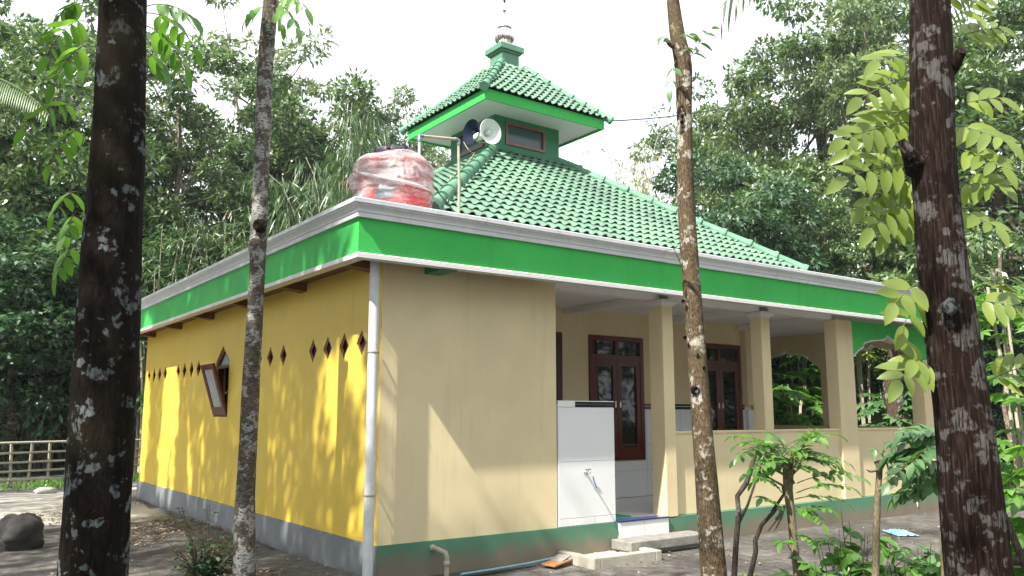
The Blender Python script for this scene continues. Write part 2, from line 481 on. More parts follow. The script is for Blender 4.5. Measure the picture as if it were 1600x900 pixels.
def wrap_mat():
    """clear film: nearly invisible where it lies tight low on the tank, milky where it is bunched higher up"""
    m, n, b = newmat('clear_plastic_wrap')
    b.inputs['Base Color'].default_value = (.70, .58, .59, 1); b.inputs['Roughness'].default_value = .25
    b.inputs['Specular IOR Level'].default_value = .8
    tc = N(n, 'ShaderNodeTexCoord'); g = N(n, 'ShaderNodeNewGeometry'); sp = N(n, 'ShaderNodeSeparateXYZ'); n.links.new(g.outputs['Position'], sp.inputs[0])
    mp = N(n, 'ShaderNodeMapping'); mp.inputs['Rotation'].default_value = (.3, .7, .6); mp.inputs['Scale'].default_value = (1, 1, 4.5)
    n.links.new(tc.outputs['Object'], mp.inputs['Vector'])
    nz = N(n, 'ShaderNodeTexNoise', Scale=1.5, Detail=4, Distortion=1.2, Roughness=.5); n.links.new(mp.outputs['Vector'], nz.inputs['Vector'])
    mr = N(n, 'ShaderNodeMapRange'); mr.inputs['From Min'].default_value = 3.78; mr.inputs['From Max'].default_value = 4.12
    mr.inputs['To Min'].default_value = -.12; mr.inputs['To Max'].default_value = .12
    n.links.new(sp.outputs['Z'], mr.inputs['Value'])
    ad = N(n, 'ShaderNodeMath', operation='ADD'); n.links.new(nz.outputs['Fac'], ad.inputs[0]); n.links.new(mr.outputs['Result'], ad.inputs[1])
    r = ramp(n, [(.40, (.07,)*3), (.52, (.28,)*3), (.68, (.72,)*3)]); n.links.new(ad.outputs[0], r.inputs['Fac'])
    # thin bright creases
    wv = N(n, 'ShaderNodeTexVoronoi', Scale=5.0); wv.feature = 'DISTANCE_TO_EDGE'; n.links.new(mp.outputs['Vector'], wv.inputs['Vector'])
    rc = ramp(n, [(0.0, (.45,)*3), (.035, (0,)*3)]); n.links.new(wv.outputs['Distance'], rc.inputs['Fac'])
    a2 = N(n, 'ShaderNodeMath', operation='ADD', use_clamp=True); n.links.new(r.outputs['Color'], a2.inputs[0]); n.links.new(rc.outputs['Color'], a2.inputs[1])
    tr = N(n, 'ShaderNodeBsdfTransparent'); mx = N(n, 'ShaderNodeMixShader')
    n.links.new(a2.outputs[0], mx.inputs[0]); n.links.new(tr.outputs[0], mx.inputs[1]); n.links.new(b.outputs[0], mx.inputs[2])
    n.links.new(mx.outputs[0], n.nodes['Material Output'].inputs['Surface'])
    bp = N(n, 'ShaderNodeBump', Strength=.5, Distance=.03); n.links.new(nz.outputs['Fac'], bp.inputs['Height']); n.links.new(bp.outputs['Normal'], b.inputs['Normal'])
    return m
M['wrap'] = wrap_mat()
M['film'] = simple('bunched_film', (.62, .56, .56), .3)

M['leafA'] = leaf_mat('broad_leaves', [(.034,.070,.028), (.058,.112,.042), (.090,.160,.060), (.15,.22,.095), (.31,.36,.23)], .30, .20)
M['leafB'] = leaf_mat('glossy_dark_leaves', [(.022,.058,.030), (.038,.092,.046), (.066,.135,.068), (.16,.24,.15)], .22, .18)
M['leafC'] = leaf_mat('pale_green_leaves', [(.07,.115,.052), (.11,.165,.08), (.17,.225,.115), (.30,.35,.23)], .35, .22)
M['leafBam'] = leaf_mat('bamboo_leaves', [(.025,.065,.022), (.045,.10,.034), (.08,.14,.05), (.15,.21,.09)], .4, .25)
M['leafYel'] = leaf_mat('young_yellow_green_leaves', [(.13,.19,.035), (.18,.25,.045), (.24,.30,.06), (.09,.15,.025)], .4, .42)
M['leafYoung'] = leaf_mat('fresh_green_leaves', [(.07,.17,.03), (.11,.24,.045), (.17,.32,.07), (.045,.12,.025)], .35, .42)
M['leafDull'] = leaf_mat('dull_green_leaves', [(.06,.14,.05), (.09,.19,.07), (.13,.24,.09)], .38, .3)
M['leafDry'] = leaf_mat('dry_fallen_leaves', [(.16,.09,.045), (.22,.14,.08), (.30,.22,.14), (.10,.06,.035), (.34,.29,.2)], .8, .1)
M['leafPalm'] = leaf_mat('palm_leaflets', [(.06,.12,.035), (.10,.17,.05), (.15,.2,.08)], .4, .25)
M['leafTan'] = leaf_mat('thin_yellow_bamboo_leaves', [(.18,.20,.08), (.24,.24,.10), (.13,.17,.06), (.28,.24,.13)], .5, .35)
M['bark1'] = bark_mat('mossy_black_bark', (.007, .0045, .003), (.022, .013, .009), (.17,.195,.20), .615, (9,9,3.0), moss=(.016,.012,.004), lscale=6.5, bumpd=.02)
M['bark2'] = bark_mat('grey_lichen_bark', (.085, .07, .055), (.17, .15, .125), (.34,.34,.34), .54, (5,5,13), lscale=5.5, bumpd=.006)
M['bark3'] = bark_mat('brown_patchy_bark', (.085, .06, .038), (.19, .145, .095), (.42,.40,.34), .60, (12,12,5), moss=(.10,.075,.035), lscale=6, bumpd=.005)
M['bark4'] = bark_mat('fissured_brown_bark', (.014, .0065, .0045), (.055, .037, .029), (.15,.145,.14), .58, (13,13,1.3), lscale=6.0, bumpd=.022, patch=.75)
M['barkbg'] = bark_mat('pale_trunk_bark', (.16, .12, .09), (.34, .28, .21), (.5,.48,.42), .6, (6,6,2))
M['barkdk'] = bark_mat('dark_trunk_bark', (.07, .05, .035), (.15, .11, .08), (.3,.3,.27), .62, (6,6,2))
M['stick'] = bark_mat('dead_stick_bark', (.055, .045, .038), (.13, .11, .09), (.3,.28,.25), .68, (20,20,3), bumpd=.004)
M['stem'] = bark_mat('sapling_bark', (.17, .14, .09), (.32, .27, .17), (.42,.40,.32), .62, (25,25,5), bumpd=.003)

def ground_mat():
    m, n, b = newmat('dark_sandy_soil')
    g = N(n, 'ShaderNodeNewGeometry')
    n1 = N(n, 'ShaderNodeTexNoise', Scale=.55, Detail=8, Roughness=.62); n.links.new(g.outputs['Position'], n1.inputs['Vector'])
    n2 = N(n, 'ShaderNodeTexNoise', Scale=9, Detail=8, Roughness=.75); n.links.new(g.outputs['Position'], n2.inputs['Vector'])
    ad = N(n, 'ShaderNodeMath', operation='MULTIPLY_ADD'); ad.inputs[1].default_value = .6
    n.links.new(n2.outputs['Fac'], ad.inputs[0]); n.links.new(n1.outputs['Fac'], ad.inputs[2])
    r = ramp(n, [(.60, (.028,.024,.022)), (.76, (.068,.061,.056)), (.88, (.13,.12,.108)), (1.0, (.21,.19,.165))])
    n.links.new(ad.outputs[0], r.inputs['Fac'])
    n.links.new(r.outputs['Color'], b.inputs['Base Color']); b.inputs['Roughness'].default_value = .92
    n3 = N(n, 'ShaderNodeTexNoise', Scale=40, Detail=8, Roughness=.8); n.links.new(g.outputs['Position'], n3.inputs['Vector'])
    bp = N(n, 'ShaderNodeBump', Strength=.8, Distance=.02); n.links.new(n3.outputs['Fac'], bp.inputs['Height']); n.links.new(bp.outputs['Normal'], b.inputs['Normal'])
    return m
M['soil'] = ground_mat()
M['path'] = paint('pale_trodden_path', (.36, .34, .30), .9, .3, 1.6, .6, 30)

# ------------------------------------------------------------------ ground
def gz(x, y):
    z = .035*noise.noise(Vector((x*.35, y*.35, 3))) + .012*noise.noise(Vector((x*1.7, y*1.7, 8)))
    d = max(3.9-x, x-15.2, 7.7-y, y-18.2, 0)
    return .05*math.exp(-d/1.2) + z*min(1, .35+d*.4)
def make_ground():
    xs = np.concatenate([np.linspace(-160, -12, 14), np.linspace(-10, 24, 171), np.linspace(27, 170, 14)])
    ys = np.concatenate([np.linspace(-120, -10, 12), np.linspace(-8, 34, 211), np.linspace(37, 200, 14)])
    mb = MB()
    vs = [(x, y, gz(x, y) if -10 <= x <= 24 and -8 <= y <= 34 else 0) for y in ys for x in xs]
    nx = len(xs)
    fs = [(j*nx+i, j*nx+i+1, (j+1)*nx+i+1, (j+1)*nx+i) for j in range(len(ys)-1) for i in range(nx-1)]
    mb.add(vs, fs, 0, True)
    return tag(mb.build('ground', M['soil']), kind='structure')
make_ground()

def strip_on_ground(name, mat, pts, lift):
    """pts: polygon rows [(x0,y0,x1,y1)] across the strip"""
    mb = MB(); vs = []
    n = 14
    for (x0, y0, x1, y1) in pts:
        for k in range(n+1):
            x = x0+(x1-x0)*k/n; y = y0+(y1-y0)*k/n
            e = 0 if 0 < k < n else -.03
            x += .25*noise.noise(Vector((x*1.3, y*1.3, 1))); y += .25*noise.noise(Vector((x*1.1, y*1.1, 5)))
            vs.append((x, y, gz(x, y)+lift+e))
    fs = [(j*(n+1)+i, j*(n+1)+i+1, (j+1)*(n+1)+i+1, (j+1)*(n+1)+i) for j in range(len(pts)-1) for i in range(n)]
    mb.add(vs, fs, 0, True)
    return tag(mb.build(name, mat), kind='structure')
strip_on_ground('path', M['path'], [(-9+i*.55, 14.6+.6*math.sin(i*.4)-.03*i, -9+i*.55, 21.5) for i in range(24)]
                + [(4.4+i*.5, 19.2+i*.02, 4.4+i*.5, 21.6) for i in range(24)], .012)

# ------------------------------------------------------------------ the prayer house
X0, X1, Y0, Y1 = 3.96, 15.0, 7.77, 18.1
mosque = empty('mosque', (9, 12.9, 0), 'cream and yellow prayer house with green fascia and tiered green tiled roof', 'mosque')
def P(name, mb, mats, parent=None, bv=0):
    o = mb.build(name, mats, parent or mosque)
    if bv: bevel(o, bv)
    return o

# side wall with its vents and pointed window opening
vent_y = [17.8, 17.38, 16.95, 16.52, 15.63, 15.21, 14.77, 14.35, 11.86, 11.43, 11.0, 10.52, 9.55, 9.12, 8.67, 8.23]
VH, VW = .145, .125
dia = [[(y-VW, 2.45), (y, 2.45-VH), (y+VW, 2.45), (y, 2.45+VH)] for y in vent_y]
win = [(12.72, 1.66), (13.39, 1.66), (13.39, 2.50), (13.07, 2.74), (12.72, 2.50)]
mb = MB()
panel(mb, (X0, 0, 0), (0,1,0), (0,0,1), (-1,0,0), .16, [(Y0, .4), (Y1, .4), (Y1, 3.34), (Y0, 3.34)], [d[::-1] for d in dia] + [win])
P('side_wall', mb, M['yellow'])
for y in vent_y:
    mb = MB()
    def rh(s): return [(y-VW*s, 2.45), (y, 2.45-VH*s), (y+VW*s, 2.45), (y, 2.45+VH*s)]
    panel(mb, (X0+.012, 0, 0), (0,1,0), (0,0,1), (-1,0,0), .06, rh(.995), [rh(.62)[::-1]])
    v = P('vent', mb, M['wood'])
    mb = MB(); panel(mb, (X0+.05, 0, 0), (0,1,0), (0,0,1), (-1,0,0), .02, rh(.62))
    for k in (-1, 0, 1):
        c = np.array([X0+.045, y+k*.035, 2.45]); mb.obox(c, (.006,0,0), (0,.006,.0), (0,0,.09-abs(k)*.03))
    P('lattice', mb, M['woodd'], v)
# side window: frame, upper light, leaning sash
mb = MB()
inn = [(12.78, 1.72), (13.33, 1.72), (13.33, 2.47), (13.065, 2.67), (12.78, 2.47)]
panel(mb, (X0+.02, 0, 0), (0,1,0), (0,0,1), (-1,0,0), .09, [(a*.998+.0261, b) for a, b in win], [inn[::-1]])
mb.box(X0+.025, X0+.08, 12.78, 13.33, 2.40, 2.445)
sw = P('side_window', mb, M['wood'])
mb = MB(); panel(mb, (X0+.06, 0, 0), (0,1,0), (0,0,1), (-1,0,0), .01, [(12.78, 2.44), (13.33, 2.44), (13.33, 2.47), (13.065, 2.67), (12.78, 2.47)])
P('top_pane', mb, M['frost'], sw)
a = rad(17); uz = np.array([-math.sin(a), 0, math.cos(a)]); un = np.array([-math.cos(a), 0, -math.sin(a)])
O = np.array([X0-.012, 0, 1.68])
mb = MB(); panel(mb, O, (0,1,0), uz, un, .035, [(12.735, 0), (13.375, 0), (13.375, .80), (12.735, .80)], [[(12.84, .13), (12.84, .72), (13.27, .72), (13.27, .13)]])
sash = P('sash', mb, M['wood'], sw)
mb = MB(); panel(mb, O-un*.015, (0,1,0), uz, un, .006, [(12.84, .13), (13.27, .13), (13.27, .72), (12.84, .72)])
o = mb.build('pane', M['frost'], sw)
mb = MB(); mb.tube([(X0-.02, 12.80, 2.0), (X0+.1, 12.80, 2.12)], .006, 6); mb.build('stay', M['steel'], sw)

# front block and hall walls
mb = MB(); mb.box(X0+.16, 6.27, Y0, Y0+.16, .4, 3.34); P('front_wall', mb, M['cream'])
mb = MB(); mb.box(X0+.001, X0+.16, Y0-.002, Y0-.0005, .4, 3.34); P('corner_edge', mb, M['cream'])
mb = MB(); mb.box(6.11, 6.27, Y0+.16, 9.8, .4, 3.34); P('return_wall', mb, M['cream'])
mb = MB(); panel(mb, (0, 9.8, 0), (1,0,0), (0,0,1), (0,-1,0), .16, [(6.12, .4), (12.41, .4), (12.41, 3.34), (6.12, 3.34)],
                 [[(6.9, .42), (6.9, 2.92), (8.0, 2.92), (8.0, .42)], [(8.55, .99), (8.55, 2.92), (9.71, 2.92), (9.71, .99)], [(10.98, .99), (10.98, 2.92), (12.14, 2.92), (12.14, .99)]])
P('porch_wall', mb, M['cream'])
mb = MB(); mb.box(12.2, 12.42, 9.70, 9.79, 1.86, 3.34).box(12.2, 12.42, 9.70, 9.79, .4, 1.77, 1); P('pilaster', mb, [M['cream'], M['tile']])
mb = MB(); mb.box(12.25, 12.41, 9.96, Y1, .4, 3.34); P('hall_wall', mb, M['cream'])
mb = MB(); mb.box(X0+.16, X1, Y1-.16, Y1, .4, 3.34); P('rear_wall', mb, M['cream'])
mb = MB(); mb.box(X0+.3, 12.2, Y0+.3+2.0, Y1-.2, 3.2, 3.3); P('hall_ceiling', mb, M['ceil'])

# dado tiles with border, in the porch
mb = MB()
mb.box(8.02, 8.53, 9.785, 9.80, .42, 1.775).box(9.73, 10.96, 9.785, 9.80, .42, 1.775).box(8.53, 9.73, 9.785, 9.80, .42, .97).box(10.96, 12.16, 9.785, 9.80, .42, .97)
mb.box(12.16, 12.2, 9.785, 9.80, .42, 1.775)
P('tile_dado', mb, M['tile'])
for (a_, b_) in ((8.02, 8.53), (9.73, 10.96), (12.16, 12.2)):
    mb = MB(); mb.box(a_, b_, 9.78, 9.80, 1.83, 1.865).box(a_, b_, 9.784, 9.80, 1.822, 1.83, 1).box(a_, b_, 9.782, 9.80, 1.78, 1.822)
    P('border_tile', mb, [M['blacktile'], M['tile']])
mb = MB()
for x in (8.3, 9.75, 10.15, 10.55): mb.box(x, x+.004, 9.7835, 9.79, .42, 1.775)
for z in (.82, 1.22): mb.box(8.02, 12.2, 9.7835, 9.79, z, z+.004)
P('tile_joint', mb, M['grout'])

# the tall glazed windows
def tall_window(xa, xb, za, zb, label=None):
    y = 9.8
    mb = MB(); f = .075
    mb.box(xa, xa+f, y-.035, y+.06, za, zb).box(xb-f, xb, y-.035, y+.06, za, zb).box(xa+f, xb-f, y-.035, y+.06, zb-f, zb).box(xa+f, xb-f, y-.035, y+.06, za, za+f)
    zt = za + (zb-za)*.80
    mb.box(xa+f, xb-f, y-.03, y+.055, zt, zt+.09)
    xm = (xa+xb)/2
    mb.box(xm-.03, xm+.03, y-.028, y+.05, zt+.09, zb-f)
    r = P('window', mb, M['wood'], bv=.004)
    for (p, q) in ((xa+f, xm-.004), (xm+.004, xb-f)):
        mb = MB(); s = .085
        mb.box(p, p+s, y-.022, y+.03, za+f, zt).box(q-s, q, y-.022, y+.03, za+f, zt).box(p+s, q-s, y-.022, y+.03, zt-s, zt).box(p+s, q-s, y-.022, y+.03, za+f, za+f+.13)
        mb.build('sash', M['wood'], r)
        mb = MB(); mb.box(p+s, q-s, y+.005, y+.012, za+f+.13, zt-s); mb.build('pane', M['glass'], r)
    mb = MB(); mb.box(xa+f, xm-.03, y+.01, y+.017, zt+.09, zb-f).box(xm+.03, xb-f, y+.01, y+.017, zt+.09, zb-f); mb.build('top_pane', M['glass'], r)
    for x in (xm-.05, xm+.05):
        mb = MB(); mb.box(x-.012, x+.012, y-.032, y-.022, za+(zb-za)*.42, za+(zb-za)*.47); mb.build('latch', M['steel'], r)
    return r
tall_window(8.555, 9.705, .99, 2.92)
tall_window(10.985, 12.135, .99, 2.92)
# door at the end of the porch wall
mb = MB(); y = 9.8
mb.box(6.9, 7.0, y-.04, y+.08, .42, 2.92).box(7.9, 8.0, y-.04, y+.08, .42, 2.92).box(7.0, 7.9, y-.04, y+.08, 2.82, 2.92)
dr = P('door', mb, M['woodd'])
mb = MB(); mb.box(7.0, 7.9, y, y+.045, .42, 2.82); 
for (p, q) in ((7.08, 7.41), (7.49, 7.82)):
    for (r_, t_) in ((.55, 1.3), (1.42, 2.7)): mb.box(p, q, y-.012, y, r_, t_)
mb.build('door_leaf', M['woodd'], dr)
mb = MB(); mb.tube([(7.45, y-.05, 1.45), (7.56, y-.05, 1.45)], .011, 8); mb.build('door_handle', M['steel'], dr)

# low tiled wall with the tap
mb = MB()
mb.box(6.29, 7.17, Y0, Y0+.12, .405, 1.82)
tw = P('washing_wall', mb, M['tile'])
mb = MB(); yy = Y0-.012
rows = [(.405, .487), (.493, 1.137), (1.143, 1.775)]
for i, (a_, b_) in enumerate(rows):
    cols = [(6.285, 6.515), (6.521, 6.845), (6.851, 7.175)] if i == 0 else [(6.285, 7.175)]
    for (p, q) in cols: mb.box(p, q, yy, Y0-.001, a_, b_)
mb.box(6.285, 6.55, yy, Y0-.001, 1.781, 1.845).box(6.285, 7.175, yy+.001, Y0+.125, 1.845, 1.856)
bevel(mb.build('wall_tile', M['tile'], tw), .002, 1)
mb = MB(); mb.box(6.556, 7.175, yy, Y0-.001, 1.822, 1.844).box(6.556, 7.175, yy, Y0-.001, 1.781, 1.806).box(6.556, 7.175, yy-.001, Y0-.001, 1.8085, 1.8165)
mb.build('border_tile', M['blacktile'], tw)
mb = MB()
mb.lathe((6.70, yy, 1.01), (0,-1,0), [(.0,.0),(.026,.0),(.026,.006),(.012,.010),(.011,.075),(.0,.075)], 12)
mb.tube([(6.70, yy-.06, 1.01), (6.70, yy-.10, 1.005), (6.70, yy-.13, .985), (6.70, yy-.135, .955)], .009, 8)
tp = P('tap', mb, M['steel'])
mb = MB(); mb.tube([(6.70, yy-.055, 1.015), (6.70, yy-.055, 1.045)], .007, 6).tube([(6.65, yy-.055, 1.048), (6.735, yy-.055, 1.048)], [.007, .009], 6); mb.build('tap_handle', M['steel'], tp)
mb = MB(); mb.tube([(6.70, yy-.135, .965), (6.705, yy-.14, .93), (6.725, yy-.15, .87), (6.74, yy-.155, .835)], .0085, 7); mb.build('hose_end', M['hosed'], tp)

# plinth, floor and entrance
mb = MB(); mb.box(X0-.02, X0+.3, Y0-.02, Y1+.02, -.4, .398); P('side_plinth', mb, M['plinth_grey'])
mb = MB(); mb.box(X0+.0, 7.2, Y0-.03, Y0+.3, -.4, .40).box(8.05, X1+.03, Y0-.03, Y0+.3, -.4, .40); P('front_plinth', mb, M['plinth_green'])
mb = MB(); mb.box(X1-.3, X1+.03, Y0+.3, Y1+.02, -.4, .40); P('end_plinth', mb, M['plinth_green'])
mb = MB(); mb.box(X0+.3, X1-.3, Y0+.13, Y1-.1, -.1, .412); P('porch_floor', mb, M['tile'])
mb = MB(); mb.box(7.2, 7.615, Y0-.055, Y0+.128, -.1, .394).box(7.62, 8.045, Y0-.055, Y0+.128, -.1, .394); r_ = P('entrance_riser', mb, M['tile'])
mb = MB(); mb.box(7.19, 8.047, Y0-.066, Y0+.128, .397, .414); mb.build('edge_tile', M['bluetile'], r_)
mb = MB(); mb.box(7.05, 8.4, Y0-.40, Y0-.057, .10, .215); bevel(P('stone_step', mb, M['slab']), .012)
mb = MB(); mb.box(7.15, 8.3, Y0-.30, Y0-.06, -.05, .10); P('step_base', mb, M['concrete'])

# columns and parapet
def column(x0, x1, y0, y1, cap=True, zt=3.2, zb=None):
    mb = MB(); mb.box(x0, x1, y0, y1, zb or (.38 if y0 < 7.8 else .405), zt)
    c = P('column', mb, M['cream'], bv=.006)
    if cap:
        mb = MB()
        vs = []
        for (o_, z) in ((.004, 3.12), (.05, 3.165), (.055, 3.20)):
            vs += [(x0-o_, y0-o_, z), (x1+o_, y0-o_, z), (x1+o_, y1+o_, z), (x0-o_, y1+o_, z)]
        fs = [(i+4*l, (i+1) % 4+4*l, (i+1) % 4+4*l+4, i+4*l+4) for l in (0, 1) for i in range(4)] + [(8,9,10,11), (3,2,1,0)]
        mb.add(vs, fs); mb.build('capital', M['white'], c)
    return c
column(8.05, 8.25, 7.74, 7.99)
column(10.18, 10.38, 7.80, 8.0, zb=1.476)
column(12.0, 12.45, 7.755, 7.97, False, 3.2)
column(14.62, 14.98, 7.79, 8.03, False, 2.655)
mb = MB(); mb.box(8.25, 12.0, 7.80, 7.95, .405, 1.44).box(12.45, 14.62, 7.80, 7.95, .405, 1.44); pr = P('parapet', mb, M['cream'])
mb = MB(); mb.box(8.25, 12.0, 7.787, 7.963, 1.441, 1.475).box(12.45, 14.62, 7.787, 7.963, 1.441, 1.475); bevel(mb.build('coping', M['cream'], pr), .006)
mb = MB(); mb.box(14.82, 14.98, 8.03, Y1-.16, .405, 1.44); pr = P('parapet', mb, M['cream'])
mb = MB(); mb.box(14.81, 14.99, 8.03, Y1-.16, 1.441, 1.475); mb.build('coping', M['cream'], pr)

ARCH = [(1,0),(.93,.10),(.85,.25),(.80,.30),(.755,.35),(.72,.40),(.735,.47),(.70,.55),(.62,.62),(.52,.665),(.50,.70),(.40,.715),(.28,.74),(.16,.78),(.08,.85),(.035,.93),(0,1)]
def arch_pts(c, hw, z0, hh):
    R = [(c+u*hw, z0+h*hh) for u, h in ARCH]
    L = [(c-u*hw, z0+h*hh) for u, h in ARCH[::-1]][1:]
    return R + L            # from right spring over the apex to left spring
# front arch, green outside
ap = arch_pts(13.57, 1.03, 2.66, .36)
mb = MB(); outer = [(12.46, 2.66)] + ap[::-1] + [(14.97, 2.66), (14.97, 3.22), (12.46, 3.22)]
panel(mb, (0, 7.80, 0), (1,0,0), (0,0,1), (0,-1,0), .17, outer, (), 0, 1, 1)
aw = P('arch_wall', mb, [M['green'], M['cream']])
def arch_trim(pts, mk, parent):
    mb = MB(); n = len(pts)
    for i in range(n-1):
        (a0, b0), (a1, b1) = pts[i], pts[i+1]
        mb.add([mk(a0, b0, 0), mk(a1, b1, 0), mk(a1, b1+.022, 0), mk(a0, b0+.022, 0)], [(0,1,2,3)])
        mb.add([mk(a0, b0, 0), mk(a1, b1, 0), mk(a1, b1, 1), mk(a0, b0, 1)], [(0,1,2,3)])
        mb.add([mk(a0, b0+.022, 0), mk(a1, b1+.022, 0), mk(a1, b1+.022, .3), mk(a0, b0+.022, .3)], [(0,1,2,3)])
    return mb.build('arch_trim', M['white'], parent)
arch_trim(ap, lambda a_, b_, t: (a_, 7.785+t*.05, b_-.008), aw)
mb = MB(); mb.box(12.46, 12.56, 7.78, 7.98, 2.63, 2.656); mb.build('spring_moulding', M['white'], aw)
mb = MB(); mb.box(14.58, 15.0, 7.775, 8.04, 2.63, 2.656); mb.build('spring_moulding', M['white'], aw)
# end wall: a row of arches
yc = [8.83, 10.78, 12.73, 14.68, 16.63]
outer = [(8.04, 2.62)]
for c in yc: outer += arch_pts(c, .80, 2.62, .40)[::-1]
outer += [(Y1-.16, 2.62), (Y1-.16, 3.34), (8.04, 3.34)]
mb = MB(); panel(mb, (14.98, 0, 0), (0,1,0), (0,0,1), (1,0,0), .18, outer, (), 0, 1, 1)
ew = P('arcade_wall', mb, [M['green'], M['cream']])
for c in yc: arch_trim(arch_pts(c, .80, 2.62, .40), lambda a_, b_, t: (14.785+t*.1, a_, b_-.008), ew)
for k in range(len(yc)-1):
    a_, b_ = yc[k]+.80, yc[k+1]-.80
    mb = MB(); mb.box(14.80, 14.975, a_+.02, b_-.02, 1.475, 2.60); q = P('column', mb, M['cream'])
    mb = MB(); mb.box(14.78, 14.995, a_-.01, b_+.01, 2.60, 2.622); mb.build('capital', M['white'], q)

# roof slab, soffits, beams, fascia, trim and crown moulding
FX0, FX1, FY0, FY1 = 3.47, 15.66, 7.34, 18.6
def ring(prof, mat, name, parent=None):
    mb = MB(); n = len(prof)
    cs = [(FX0, FY0, -1, -1), (FX1, FY0, 1, -1), (FX1, FY1, 1, 1), (FX0, FY1, -1, 1)]
    vs = []
    SEG = 30
    for ci in range(4):
        x0, y0, sx0, sy0 = cs[ci]; x1, y1, sx1, sy1 = cs[(ci+1) % 4]
        for (o_, z) in prof:
            pass
        ln = []
        for k in range(SEG):
            t0 = k/SEG
            for (o_, z) in prof:
                ax, ay = x0+sx0*o_, y0+sy0*o_; bx, by = x1+sx1*o_, y1+sy1*o_
                x, y_ = ax+(bx-ax)*t0, ay+(by-ay)*t0
                wob = .004*noise.noise(Vector((x*.9, y_*.9, z*2)))
                vs.append((x+wob*(ci in (1, 3)), y_+wob*(ci in (0, 2)), z+.5*wob))
    tot = 4*SEG
    fs = [((k*n+i), ((k+1) % tot)*n+i, ((k+1) % tot)*n+i+1, k*n+i+1) for k in range(tot) for i in range(n-1)]
    mb.add(vs, fs)
    return P(name, mb, mat) if parent is None else mb.build(name, mat, parent)
fa = ring([(-.10, 3.245), (0, 3.245), (0, 3.61)], M['green'], 'fascia')
ring([(-.10, 3.20), (.022, 3.20), (.022, 3.243), (.004, 3.252), (.002, 3.254)], M['white'], 'lower_trim', fa)
ring([(.001, 3.600), (.032, 3.600), (.032, 3.645), (.044, 3.652), (.044, 3.668), (.052, 3.685), (.068, 3.703), (.084, 3.711), (.086, 3.722), (.102, 3.728), (.104, 3.768), (.085, 3.778), (-.14, 3.772), (-.14, 3.60)], M['mould'], 'crown_moulding', fa)
mb = MB(); mb.box(FX0-.0+.12, FX1-.12, FY0+.12, FY1-.12, 3.36, 3.61); P('roof_slab', mb, M['roofslab'])
mb = MB(); mb.box(6.0, FX1-.01, FY0+.08, FY1-.08, 3.30, 3.355); P('porch_ceiling', mb, M['ceil'])
mb = MB(); mb.box(FX0+.01, 5.99, FY0+.08, Y0+.0, 3.30, 3.352).box(FX0+.01, X0, Y0, FY1-.08, 3.30, 3.352)
M['soffitb'] = paint('brown_soffit_shade', (.13, .050, .016), .6, .15, 3, .2)  # dark brown puts the shade under the eave into the soffit colour
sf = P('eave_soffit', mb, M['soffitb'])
M['soffitb2'] = paint('ochre_bracket_shade', (.17, .075, .02), .6, .1, 3, .1)  # ochre darkened with the soffit, eave shade held in the colour
for y in (8.0, 9.9, 11.8, 13.7, 15.6, 17.5):
    mb = MB(); a_, b_ = FX0+.03, X0
    mb.add([(a_, y-.09, 3.30), (b_, y-.09, 3.30), (b_, y-.09, 3.20), (a_, y-.09, 3.235), (a_, y+.09, 3.30), (b_, y+.09, 3.30), (b_, y+.09, 3.20), (a_, y+.09, 3.235)],
           [(0,1,2,3), (7,6,5,4), (3,2,6,7), (0,3,7,4)]); mb.build('bracket', M['soffitb2'], sf)
for x in (4.55,):
    mb = MB(); mb.box(x-.09, x+.10, FY0+.06, Y0, 3.19, 3.30); mb.build('bracket', M['greend'], sf)
for (xa, xb) in ((8.05, 8.25), (10.18, 10.38), (12.1, 12.3)):
    mb = MB(); mb.box(xa, xb, 8.0 if xa < 12 else 7.97, 9.8, 3.20, 3.299); P('ceiling_beam', mb, M['ceil'])
mb = MB(); mb.box(8.25, 10.18, 7.82, 7.98, 3.205, 3.299).box(10.38, 12.0, 7.82, 7.98, 3.205, 3.299).box(6.27, 8.05, 7.82, 7.98, 3.205, 3.299); P('ceiling_beam', mb, M['ceil'])
mb = MB(); mb.lathe((6.88, 8.6, 3.298), (0,0,-1), [(.0,0),(.055,0),(.055,.012),(.022,.022),(.022,.06),(.0,.06)], 14)
lp = P('ceiling_lamp', mb, M['white'])
mb = MB(); mb.lathe((6.88, 8.6, 3.24), (0,0,-1), [(.018,0),(.03,.02),(.038,.045),(.03,.075),(.0,.085)], 14); mb.build('lamp_bulb', M['frost'], lp)

# pipes fixed to the walls
mb = MB(); mb.tube([(3.795, 7.62, z) for z in (-.02, .8, 1.7, 2.5, 3.3)], .052, 18); dp = P('downpipe', mb, M['pvc'])
for z in (.9, 2.3):
    mb = MB(); mb.lathe((3.795, 7.62, z), (0,0,1), [(.055,0),(.058,.003),(.058,.022),(.055,.025)], 18); mb.obox((3.88, 7.70, z+.012), (.05,.05,0), (-.004,.004,0), (0,0,.009)); mb.build('clamp', M['pvcold'], dp)
mb = MB(); mb.tube([(4.58, Y0+.02, .335), (4.60, Y0-.10, .325), (4.66, Y0-.17, .29), (4.67, Y0-.175, .25), (4.67, Y0-.175, -.05)], [.025, .025, .026, .027, .027], 12)
mb.lathe((4.67, Y0-.175, .16), (0,0,1), [(.027,0),(.036,.004),(.036,.045),(.027,.05)], 12)
mb.lathe((4.585, Y0-.0, .333), (.12,-1,-.08), [(.025,0),(.033,.002),(.033,.05),(.025,.052)], 12)
P('drain_pipe', mb, M['pvcold'])

